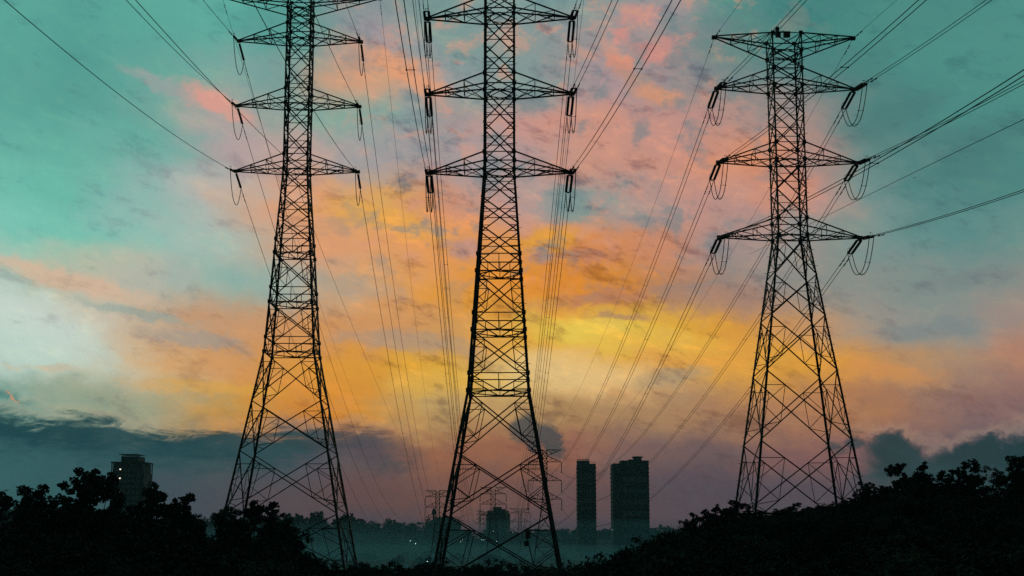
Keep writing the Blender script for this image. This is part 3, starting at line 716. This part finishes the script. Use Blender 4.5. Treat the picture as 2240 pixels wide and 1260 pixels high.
# ------------------------------------------------------------------ buildings
def building(name, px0, px1, py_top, Y, depth, label, cat='building'):
    a, b = at(px0, 1165, Y), at(px1, 1165, Y)
    g = min(ground(a.x, Y), ground(b.x, Y)) - 1.0
    r = root(name, ((a.x + b.x) / 2, Y, g), label, cat)
    return r, b.x - a.x, at(CX, py_top, Y).z - g, depth
win_m = MB(); win_m.box((0, 0, 0), (1, 1, 1)); WIN = win_m.mesh('window_pane', material('grey_pane', (0.26, 0.27, 0.28), 0.5, 0.15, 0.05)); LIT = win_m.mesh('lit_pane', emitter('lit_window', (1.0, 0.9, 0.7), 1.6))  # panes in one even grey, paler than the walls
slab_cache = {}
def slabs(r, w, d, z0, z1, step, over, mat=CONC):
    key = (round(w, 2), round(d, 2), over); 
    if key not in slab_cache:
        b = MB(); b.box((0, 0, 0), (w + 2 * over, d + 2 * over, 0.5)); slab_cache[key] = b.mesh('floor_slab', mat)
    z = z0
    while z < z1:
        link('floor_slab', slab_cache[key], r, Matrix.Translation((0, 0, z))); z += step
def windows(r, xs_, zs_, w, hh, yf, lit=()):
    for i, x in enumerate(xs_):
        for j, z in enumerate(zs_):
            link('window', LIT if (i, j) in lit else WIN, r, Matrix.Translation((x, yf, z)) @ Matrix.Diagonal((w, 0.5, hh, 1)))
# big tower block
r, w, H, d = building('tower_block', 1338, 1419, 1015.5, 1000, 24, 'wide dark apartment tower right of its slender twin, paired windows down its face')
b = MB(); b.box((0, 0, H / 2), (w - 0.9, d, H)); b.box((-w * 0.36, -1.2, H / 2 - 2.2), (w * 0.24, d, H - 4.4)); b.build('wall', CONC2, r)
b = MB(); b.box((w * 0.12, 0, H + 1.0), (w * 0.74, d * 0.9, 2.0)); b.box((w * 0.12, 0, H + 2.1), (w * 0.76, d * 0.92, 0.3)); b.build('roof', CONC2, r)
b = MB(); b.lathe([(3.2, 0), (3.2, 2.3), (4.2, 2.8), (4.2, 3.4), (3.2, 3.6)], 14, (w * 0.22, 0, H + 2.2)); b.box((w * 0.06, 0, H + 2.8), (4.5, 6, 1.4)); b.build('water_tank', CONC2, r)
slabs(r, w - 0.9, d, 3, H - 2, 3.05, 0.45, CONC2)
zz = [H - 12 - 8.3 * i for i in range(8)]
windows(r, [-w * 0.17, -w * 0.03, w * 0.10, w * 0.23, w * 0.36], zz, 3.1, 3.6, -d / 2 - 0.35)
b = MB(); b.box((w * 0.035, -d / 2 - 0.6, H / 2), (0.9, 1.2, H)); b.build('pilaster', CONC, r)
# slender block
r, w, H, d = building('tower_block', 1262, 1304, 1016, 980, 20, 'slender dark apartment tower with a round rooftop crown, left twin of the wide block')
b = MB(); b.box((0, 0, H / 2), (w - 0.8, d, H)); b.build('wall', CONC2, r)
b = MB(); b.lathe([(4.7, 0), (4.9, 2.0), (4.9, 2.6), (4.2, 2.9)], 16, (-w * 0.15, 0, H - 0.2)); b.build('roof_crown', CONC2, r)
b = MB()
for k in range(12):
    a = 2 * math.pi * k / 12; b.bar((-w * .15 + 4.6 * math.cos(a), 4.6 * math.sin(a), H + 2.4), (-w * .15 + 4.6 * math.cos(a), 4.6 * math.sin(a), H + 3.7), 0.16)
b.tube([(-w * .15 + 4.6 * math.cos(2 * math.pi * k / 24), 4.6 * math.sin(2 * math.pi * k / 24), H + 3.7) for k in range(25)], 0.14, 5)
for x in (0.24, 0.34, 0.44): b.bar((w * x, -d * .4, H), (w * x, -d * .4, H + 1.2), 0.14)
b.bar((w * .2, -d * .4, H + 1.2), (w * .45, -d * .4, H + 1.2), 0.14); b.build('railing', STEEL, r)
slabs(r, w - 0.8, d, 3, H - 2, 3.05, 0.42, CONC2)
windows(r, [w * 0.02, w * 0.2, -w * 0.3], [H - 8 - 6.1 * i for i in range(10)], 1.5, 2.2, -d / 2 - 0.3)
# block at far left
r, w, H, d = building('apartment_tower', 247, 320, 1012, 800, 20, 'tall pale block rising behind the trees at far left, open frame on its roof')
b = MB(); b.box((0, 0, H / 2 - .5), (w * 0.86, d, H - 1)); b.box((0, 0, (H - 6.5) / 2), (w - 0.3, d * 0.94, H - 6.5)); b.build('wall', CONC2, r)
b = MB(); b.box((0, 0, H - 0.3), (w, d + 0.8, 0.7)); b.box((w * 0.02, 0, H + 1.7), (w * 0.52, d * 0.7, 3.4)); b.build('roof', CONC2, r)
for x in (-w * .48, -w * .40, w * .40, w * .48):
    for y in (-d * .45, d * .45): b = MB(); b.box((x, y, H - 4.0), (0.55, 0.55, 7.2)); b.build('column', CONC, r)
b = MB(); b.box((-w * 0.02, 0, H + 4.6), (w * 0.58, d * 0.8, 0.3))
for x in (-w * .22, w * .05, w * .25): b.box((x, -d * .3, H + 4.0), (0.4, 0.4, 1.2))
b.build('roof_frame', STEEL, r)
slabs(r, w * 0.86, d, 4, H - 3, 3.3, 0.15, CONC2)
windows(r, [-w * 0.32, -w * 0.06, w * 0.06, w * 0.2, w * 0.33], [H - 5 - 3.3 * i for i in range(12)], 1.6, 1.9, -d / 2 - 0.1)
windows(r, [-w * 0.21], [H - 4.5 - 3.3 * i for i in (0, 1.6, 4, 6.4, 8.8)], 0.7, 0.7, -d / 2 - 0.2, {(0, j) for j in range(5)})
# round topped block
r, w, H, d = building('round_topped_block', 1064, 1116, 1117, 1200, 22, 'squat distant block with rounded shoulders and a square plant room, behind the central tower')
b = MB(); b.box((0, 0, H / 2 - 1.5), (w, d, H - 3)); b.box((0, 0, H - 1.6), (w * 0.9, d * 0.94, 2.4)); b.build('wall', CONC3, r)
b = MB(); b.box((-w * 0.04, 0, H + 1.0), (w * 0.36, d * 0.6, 4.4)); b.box((w * 0.16, 0, H + 0.4), (w * 0.3, d * 0.6, 1.8)); b.build('plant_room', CONC3, r)
windows(r, [-w * 0.3, -w * 0.1, w * 0.1, w * 0.3], [H - 5 - 5 * i for i in range(6)], 2.4, 1.8, -d / 2 - 0.1)
# low hipped building with a scaffold at its left end
r, w, H, d = building('low_building', 934, 1008, 1146, 1060, 24, 'long low hipped building left of the central tower, scaffold at its end')
b = MB(); b.box((0, 0, H / 2), (w, d, H)); b.build('wall', CONC, r)
b = MB(); x, y = w / 2 + 0.8, d / 2 + 0.8
b.add([(-x, -y, H), (x, -y, H), (x, y, H), (-x, y, H), (-x * .42, 0, H + 5.2), (x * .42, 0, H + 5.2)], [(0, 1, 5, 4), (1, 2, 5), (2, 3, 4, 5), (3, 0, 4), (3, 2, 1, 0)]); rf = b.build('roof', CONC2, r)
b = MB(); b.box((w * .02, 0, H + 5.2), (3.0, 3, 2.0)); b.build('chimney', CONC2, rf)
b = MB(); b.lathe([(0.8, H), (0.8, H + 7), (1.5, H + 7.6), (1.5, H + 10), (0.4, H + 12.5)], 10, (-w * .30, -2, 0)); b.build('vent_stack', CONC2, rf)
b = MB()
for x in (-w * .5 - 3.2, -w * .5 - 0.8):
    for y in (-6, 0, 6): b.bar((x, y, 0), (x, y, H + 1.5), 0.3)
for z in range(4, int(H) + 1, 4):
    b.bar((-w * .5 - 3.2, -6, z), (-w * .5 - .8, -6, z), 0.25); b.bar((-w * .5 - 3.2, -6, z), (-w * .5 - 3.2, 6, z), 0.25)
b.build('scaffold', STEEL, r)
windows(r, [-w * 0.36, -w * 0.2, -w * 0.04, w * 0.12, w * 0.28, w * 0.42], [H - 4, H - 8], 2.4, 1.6, -d / 2 - 0.1)

# ------------------------------------------------------------------ trees
def leaf_cloud(b, rnd, c, rad, n, size, flat=0.8):
    for _ in range(n):
        th, ph = rnd.uniform(0, 6.283), math.acos(rnd.uniform(-1, 1)); rr = rad * rnd.random() ** 0.45
        p = Vector((c[0] + rr * math.sin(ph) * math.cos(th), c[1] + rr * math.sin(ph) * math.sin(th), c[2] + flat * rr * math.cos(ph)))
        n1 = Vector((rnd.gauss(0, 1), rnd.gauss(0, 1), rnd.gauss(0, 1))).normalized(); n2 = n1.orthogonal().normalized()
        s_ = size * rnd.uniform(0.6, 1.35)
        a, c2 = n1 * s_, n2 * s_ * 0.55
        o = len(b.v); b.v += [tuple(p - a), tuple(p + c2), tuple(p + a), tuple(p - c2)]; b.f.append((o, o + 1, o + 2, o + 3))
def tree_kind(seed, rx, z0, z1, ncl, nleaf, leaf, clr, top_only=False):
    """a tree 8 m high: returns (trunk mesh, crown mesh)"""
    rnd = random.Random(seed); tb, cb = MB(), MB()
    lean = Vector((rnd.uniform(-.4, .4), rnd.uniform(-.4, .4), 0))
    fork = Vector((0, 0, z0 * 0.75)) + lean * 0.5
    tb.tube([(0, 0, -1.5), (0.02, 0, 0.3), lean * 0.25 + Vector((0, 0, z0 * .4)), fork], [0.26, 0.2, 0.16, 0.13], 7)
    lobes = []
    for i in range(5 + rnd.randrange(3)):
        a = rnd.uniform(0, 6.28); rr = rx * rnd.uniform(0.25, 0.75)
        lobes.append((Vector((math.cos(a) * rr, math.sin(a) * rr, z0 + (z1 - z0) * (0.15 + 0.72 * ((i + rnd.random()) / 7)))) + lean, rnd.uniform(0.7, 1.25) * rx * 0.37))
    lobes.append((Vector((rnd.uniform(-.3, .3), rnd.uniform(-.3, .3), z1 - 0.8)) + lean, rx * 0.36))
    for k in range(ncl):
        lc, lr = lobes[k % len(lobes)]
        d = Vector((rnd.gauss(0, 1), rnd.gauss(0, 1), rnd.gauss(0, 0.8))); d = d.normalized() * (lr * rnd.uniform(0.40, 1.30))
        c = lc + d; c.z = min(c.z, z1 + 0.35)
        r_ = clr * rnd.uniform(0.55, 1.25)
        leaf_cloud(cb, rnd, c, r_, int(nleaf * (r_ / clr) ** 2), leaf)
        if k % 2 == 0 or k < len(lobes):
            m = fork.lerp(c, 0.5) + Vector((rnd.uniform(-.25, .25), rnd.uniform(-.25, .25), rnd.uniform(-0.1, .35)))
            tb.tube([fork.lerp(m, 0.05), m, c], [0.07, 0.045, 0.014], 4, False)
    return tb.mesh('trunk', BARK), cb.mesh('crown', LEAF)
KIND = [tree_kind(11, 2.9, 1.4, 8.0, 86, 54, 0.19, 0.46), tree_kind(23, 3.6, 1.3, 8.0, 104, 54, 0.19, 0.47), tree_kind(37, 2.3, 1.6, 8.0, 66, 50, 0.18, 0.42),
        tree_kind(41, 3.2, 1.5, 8.0, 78, 48, 0.18, 0.45), tree_kind(59, 2.7, 1.2, 8.0, 88, 54, 0.19, 0.46), tree_kind(67, 1.5, 2.6, 8.0, 34, 50, 0.16, 0.42)]
def shrub_kind(seed, rx, n, nl):
    rnd = random.Random(seed); cb, tb = MB(), MB()
    for k in range(n):
        a = rnd.uniform(0, 6.28); rr = rx * math.sqrt(rnd.random()); hh = 3.0 * (1 - 0.75 * (rr / rx) ** 2) * rnd.uniform(0.6, 1.05)
        for z in (hh, hh * 0.55):
            leaf_cloud(cb, rnd, (math.cos(a) * rr, math.sin(a) * rr, max(0.25, z - 0.3)), rnd.uniform(0.35, 0.6), nl, 0.12)
        tb.tube([(math.cos(a) * rr * .2, math.sin(a) * rr * .2, -0.6), (math.cos(a) * rr * .6, math.sin(a) * rr * .6, hh * .5), (math.cos(a) * rr, math.sin(a) * rr, hh)], [0.04, 0.025, 0.008], 4, False)
    return tb.mesh('stem', BARK), cb.mesh('crown', LEAF)
SHRUB = [shrub_kind(3, 2.6, 44, 42), shrub_kind(5, 2.2, 36, 42), shrub_kind(9, 3.0, 54, 40)]
def plant(name, kinds, k, loc, h, hw, rz, label, cat, group, full=8.0):
    r = root(name, loc, label, cat, group, rz); r.scale = (hw, hw, h / full)
    link('trunk' if cat == 'tree' else 'stem', kinds[k][0], r); link('crown', kinds[k][1], r); return r
def by_top(name, kinds, k, px, py, Y, label, cat, group, full=8.0, wide=1.0):
    p = at(px, py, Y); g = ground(p.x, Y); h = max(p.z - g, 1.2)
    return plant(name, kinds, k, (p.x, Y, g), h, max(0.45, min(1.25, h / full)) * wide, random.uniform(0, 6.28), label, cat, group, full)
GL, GR = 'trees massed at the left', 'trees massed on the right-hand rise'
left_t = [(8,1088,96,4,'ragged dark tree at the left edge of the picture'),(58,1070,92,0,'second dark tree from the left edge, gappy crown'),(93,1060,96,2,'pointed dark tree left of the wide tree before the block'),
 (150,1085,90,3,'tree at the left shoulder of the wide tree before the tall block'),(178,1058,88,1,'wide arching tree left of the tall pale block'),(222,1038,90,1,'tallest left-hand tree, its crown cut across the tall pale block'),
 (266,1068,93,3,'tree whose crown covers the middle of the tall pale block'),(306,1094,94,0,'tree before the right edge of the tall pale block'),(352,1070,98,4,'round airy tree just right of the tall pale block'),(385,1088,97,0,'last tall tree of the left clump, sloping down to the right'),
 (425,1128,104,3,'low tree in the dip between the left clump and the left tower'),(500,1117,112,1,'flat-topped tree hiding the left legs of the left tower'),(548,1108,112,4,'tree between the legs of the left tower'),
 (588,1090,110,5,'slim sapling standing up between the legs of the left tower'),(602,1106,111,5,'thin leafy sapling touching the slim one under the left tower'),(625,1140,108,0,'tree sloping down inside the left tower'),(655,1165,104,3,'drooping tree under the right brace of the left tower')]
for (px, py, Y, k, lb) in left_t: by_top('tree', KIND, k, px, py, Y, lb, 'tree', GL)
right_t = [(1525,1128,119,0,'first tall tree left of the right tower'),(1562,1112,117,4,'tree left of the right tower, beside its left leg'),(1612,1101,118,1,'tree hiding the left foot of the right tower'),(1640,1106,121,3,'tree at the second leg of the right tower'),
 (1702,1124,114,0,'low tree inside the left half of the right tower'),(1752,1103,119,3,'round tuft showing between the legs of the right tower'),(1800,1112,117,0,'tree inside the right half of the right tower'),(1850,1098,115,4,'tree at the right foot of the right tower'),
 (1884,1056,104,2,'slim tree rising against the right leg of the right tower'),(1915,1078,100,0,'lower tree right of the right tower'),(1956,1028,92,1,'first broad tree to the right of the right tower'),(1986,1056,90,0,'dip-topped tree between two broad trees at right'),
 (2014,1026,92,4,'narrow twin-topped tree at right'),(2052,1042,88,3,'rounded tree in the middle of the right-hand skyline'),(2096,1030,90,0,'dense tree left of the tall one at right'),(2122,1020,94,1,'tall broad tree at right, gaps low in its crown'),(2168,1030,88,3,'open-crowned tree near the right edge'),
 (2208,1006,86,2,'tallest tree at the right, a knob on its top'),(2244,1012,88,1,'tree cut by the right edge of the picture')]
for (px, py, Y, k, lb) in right_t: by_top('tree', KIND, k, px, py - (9 if px > 1900 else 3), Y, lb, 'tree', GR, 8.0, 1.0)
for i, (px, py, Y) in enumerate([(1500, 1140, 122), (1535, 1116, 121), (1600, 1108, 122), (1722, 1112, 121), (1935, 1066, 96), (1972, 1050, 98), (2034, 1052, 96), (2076, 1046, 98), (2140, 1044, 97), (2186, 1042, 96), (2226, 1036, 97), (1898, 1082, 98), (1870, 1090, 101), (1580, 1122, 123), (1666, 1116, 123), (1775, 1114, 122), (1826, 1108, 120)]):
    by_top('tree', KIND, (1, 3, 0, 4)[i % 4], px, py, Y, 'dense dark tree filling in behind the taller trees on the right-hand rise', 'tree', 'trees filling the right-hand canopy', 8.0, 1.1)
rnd = random.Random(99)
# thickets in front that close the dark masses
def shrub(px, py, Y, lb, grp, wide=1.0): by_top('shrub', SHRUB, rnd.randrange(3), px, py, Y, lb, 'shrub', grp, 3.0, wide)
def edge_l(x):
    pts = [(0, 1110), (130, 1120), (250, 1100), (380, 1118), (430, 1150), (560, 1148), (640, 1185), (690, 1222), (760, 1260)]
    for (a, b), (c, d) in zip(pts, pts[1:]):
        if a <= x <= c: return b + (d - b) * (x - a) / (c - a)
    return 1250
def edge_r(x):
    pts = [(1310, 1228), (1350, 1196), (1400, 1174), (1450, 1160), (1500, 1154), (1522, 1132), (1560, 1124), (1660, 1124), (1850, 1118), (1920, 1085), (2050, 1066), (2240, 1056)]
    for (a, b), (c, d) in zip(pts, pts[1:]):
        if a <= x <= c: return b + (d - b) * (x - a) / (c - a)
    return 1200
LB, RB = 'dark shrub in the black thicket under the left-hand trees', 'dark shrub in the black thicket covering the right-hand rise'
for (n, Y0_, Y1_, d0, d1) in ((26, 88, 102, 4, 24), (26, 74, 86, 28, 60), (24, 60, 70, 55, 95), (22, 46, 56, 90, 130)):
    for i in range(n):
        x = -60 + i * 790 / n + rnd.uniform(-9, 9); shrub(x, min(1238, edge_l(max(0, x)) + rnd.uniform(d0, d1)), rnd.uniform(Y0_, Y1_), LB, 'shrubs of the left thicket', 1.25)
for (n, Y0_, Y1_, d0, d1, xa) in ((34, 104, 120, 0, 20, 1318), (32, 90, 103, 20, 44, 1330), (32, 74, 88, 34, 66, 1380), (32, 60, 72, 60, 95, 1420), (32, 46, 58, 85, 125, 1440), (34, 38, 46, 110, 150, 1460), (30, 66, 82, 50, 80, 1500)):
    for i in range(n):
        x = xa + i * (2300 - xa) / n + rnd.uniform(-9, 9); shrub(x, min(1240, edge_r(x) + rnd.uniform(d0, d1)), rnd.uniform(Y0_, Y1_), RB, 'shrubs of the right thicket', 1.3)
for i in range(30):
    x = 690 + i * 22 + rnd.uniform(-7, 7); y = 1212 + rnd.uniform(0, 20) + (10 if x > 1100 else 0)
    shrub(x, y, rnd.uniform(142, 172), 'low dark bush along the bottom edge between the left and central towers' if x < 960 else 'low dark bush along the bottom edge behind the central tower legs', 'low bushes at the bottom edge')
for i in range(16):
    x = 2060 + i * 14; shrub(x, 1128 + (i % 3) * 12, 56 + (i * 5) % 14, RB, 'shrubs of the right thicket', 1.4)
# tall grass on the slope, too many blades to count
gb = MB(); rg = random.Random(4)
for _ in range(9000):
    x = rg.uniform(-34, 22); y = rg.uniform(60, 176); z = ground(x, y); hh = rg.uniform(0.5, 1.5); a = rg.uniform(0, 3.14)
    dxy = Vector((math.cos(a), math.sin(a), 0)) * 0.035; ln = Vector((rg.uniform(-.3, .3), rg.uniform(-.3, .3), 0))
    p = Vector((x, y, z - 0.05)); o = len(gb.v)
    gb.v += [tuple(p - dxy), tuple(p + dxy), tuple(p + ln * .5 + Vector((0, 0, hh * .6)) + dxy * .6), tuple(p + ln * 1.3 + Vector((0, 0, hh)))]; gb.f.append((o, o + 1, o + 2, o + 3))
go = gb.build('grass', LEAF); go['kind'] = 'stuff'; go['label'] = 'tall dark grass on the slope along the bottom edge'; go['category'] = 'grass'
# distant woods: every crown that shows on the ridge is a tree
def far_kind(seed):
    rnd = random.Random(seed); tb, cb = MB(), MB()
    tb.tube([(0, 0, -2), (0, 0, 3), (0.2, 0, 6)], [0.4, 0.3, 0.15], 5)
    for k in range(34):
        a = rnd.uniform(0, 6.28); rr = 4.6 * math.sqrt(rnd.random()); z = 0.8 + rnd.random() * 9.0 * (1 - (rr / 6.0) ** 2)
        leaf_cloud(cb, rnd, (math.cos(a) * rr, math.sin(a) * rr, z), rnd.uniform(0.9, 1.7), 26, 0.55)
    return tb.mesh('trunk', BARK), cb.mesh('crown', LEAF2)
FARK = [far_kind(s) for s in (1, 2, 3, 4, 5)]
for i in range(280):
    x = -430 + i * 3.0 + rnd.uniform(-2.0, 2.0); Y = rnd.uniform(1075, 1165)
    left = x < -60
    h = rnd.uniform(8.5, 11.5) * (1.15 if rnd.random() < 0.2 else 1.0) * (1.3 if left else 0.85)
    plant('far_tree', FARK, rnd.randrange(5), (x, Y, ground(x, Y)), h, rnd.uniform(1.1, 1.6), rnd.uniform(0, 6.28),
          'hazy tree on the distant wooded ridge left of the central tower' if left else 'hazy tree on the low distant tree line right of the low hipped building', 'tree', 'trees along the distant ridge', 10.0)
for i in range(46):
    x = rnd.uniform(-190, 130); Y = rnd.uniform(560, 880)
    plant('valley_tree', FARK, rnd.randrange(5), (x, Y, ground(x, Y)), rnd.uniform(3, 5.5), rnd.uniform(0.6, 1.1), rnd.uniform(0, 6.28), 'small tree half sunk in the valley mist', 'tree', 'trees on the misty valley floor', 10.0)

# ------------------------------------------------------------------ rail below the right tower, lamps, cars, birds
pa, pb = at(1632, 1124, 122), at(1905, 1118, 118)
r = root('guard_rail', ((pa.x + pb.x) / 2, (pa.y + pb.y) / 2, min(pa.z, pb.z) - 1.4), 'long dark level rail running through the trees under the right tower', 'railing'); o_ = r.location
for dz in (0.0, -0.62):
    b = MB(); b.bar(pa - o_ + Vector((0, 0, dz)), pb - o_ + Vector((0, 0, dz)), 0.16, 0.1); b.build('rail', RAILM, r)
for i in range(7):
    p = pa.lerp(pb, i / 6); b = MB(); b.bar(p - o_ + Vector((0, 0, 0.1)), Vector((p.x, p.y, ground(p.x, p.y) - 0.4)) - o_, 0.13); b.build('post', RAILM, r)
LAMPS = [(909, 1189, 900, 'c', 'brightest valley street lamp, left of the central tower in the mist'), (935, 1228, 520, 'c', 'pale street lamp low beside the left leg of the central tower'), (1008, 1185, 930, 'w', 'orange-tinted street lamp between the legs of the central tower'),
         (1012, 1181, 960, 'w', 'street lamp just above the orange-tinted one'), (1053, 1181, 950, 'c', 'left lamp of the row of three in the mist'), (1057, 1181, 950, 'c', 'middle lamp of the row of three in the mist'), (1061, 1181, 950, 'c', 'right lamp of the row of three in the mist'),
         (1087, 1184, 900, 'c', 'street lamp right of the row of three'), (1079, 1162, 1080, 'w', 'street lamp at the foot of the round-topped block'), (1122, 1164, 1080, 'w', 'street lamp on the ridge right of the round-topped block'), (898, 1183, 950, 'c', 'dim street lamp left of the brightest one'), (1339, 1159, 990, 'c', 'lamp at the left foot of the wide tower block')]
for (px, py, Y, c, lb) in LAMPS:
    p = at(px, py, Y); g = ground(p.x, Y)
    if p.z < g + 2: p.z = g + 2
    r = root('street_lamp', (p.x, Y, g), lb, 'street lamp', 'street lamps in the valley')
    hz = p.z - g; b = MB(); b.tube([(0, 0.5, -0.5), (0, 0.5, hz * .9), (0, 0.35, hz + .2), (0, 0, hz + .25)], [0.12, 0.08, 0.06, 0.05], 6); b.build('pole', STEEL, r)
    s_ = 0.17 if 'bright' not in lb else 0.30
    b = MB(); b.lathe([(0.04, -s_), (s_ * .8, -s_ * .5), (s_, 0), (s_ * .8, s_ * .5), (0.04, s_ * .8)], 8, (0, 0, hz)); b.build('lamp_head', WARM if c == 'w' else COOL, r)
CARP = material('white_paint', (0.78, 0.79, 0.8), 0.3, 0.05, 1.0)
TYRE = material('tyre_rubber', (0.03, 0.03, 0.03), 0.9)
def car(px, py, Y, rz, lb):
    p = at(px, py, Y); g = ground(p.x, Y)
    r = root('parked_car', (p.x, Y, g), lb, 'car', 'white cars in the valley', rz)
    b = MB(); prof = [(-2.1, .35), (2.1, .35), (2.15, .8), (1.2, .95), (.6, 1.45), (-1.1, 1.5), (-1.9, .98), (-2.15, .9)]
    n = len(prof); b.add([(x, -.85, z) for x, z in prof] + [(x, .85, z) for x, z in prof], [tuple(range(n))[::-1], tuple(range(n, 2 * n))] + [(i, (i + 1) % n, n + (i + 1) % n, n + i) for i in range(n)]); b.build('body', CARP, r)
    b = MB(); b.box((-.2, 0, 1.2), (1.5, 1.74, .36)); b.build('window', GLASS, r)
    for x in (-1.3, 1.3):
        for y in (-.8, .8): b = MB(); b.tube([(x, y - .1, .33), (x, y + .1, .33)], .33, 10); b.build('wheel', TYRE, r)
    for y in (-.6, .6): b = MB(); b.box((2.14, y, .68), (.08, .3, .16)); b.build('headlight', COOL, r)
car(1313, 1207, 870, 0.2, 'left one of two pale cars in the mist by the right thicket'); car(1322, 1206.5, 880, 0.1, 'right one of two pale cars in the mist by the right thicket'); car(1174, 1226, 700, 0.4, 'lone pale car low inside the right leg of the central tower')
def bird(px, py, Y, span, lb, rz):
    p = at(px, py, Y); r = root('bird', p, lb, 'bird', 'birds in flight', rz); b = MB(); k = span / 2
    b.lathe([(0.01, -.5 * k), (.07 * k, -.35 * k), (.12 * k, 0), (.09 * k, .3 * k), (.05 * k, .42 * k), (.01, .5 * k)], 8)
    b.v = [(z, x, y) for (x, y, z) in b.v]; b.build('body', LEAF, r)
    for s_ in (-1, 1):
        w = MB(); w.add([(.14 * k, 0, .05 * k), (-.14 * k, 0, .05 * k), (-.16 * k, s_ * .5 * k, .16 * k), (.1 * k, s_ * .5 * k, .18 * k), (-.08 * k, s_ * k, .04 * k), (.02 * k, 0, .09 * k), (.0, s_ * .5 * k, .21 * k)],
              [(0, 3, 6, 5), (5, 6, 2, 1), (3, 4, 6), (6, 4, 2), (0, 1, 2, 3), (3, 2, 4)]); w.build('wing', LEAF, r)
bird(14, 1073, 120, 0.9, 'dark bird gliding above the trees at the left edge', 1.4); bird(2000, 389, 140, 0.6, 'tiny bird under the thin wire right of the right tower', 0.8)
print('objects', len(SC.objects))
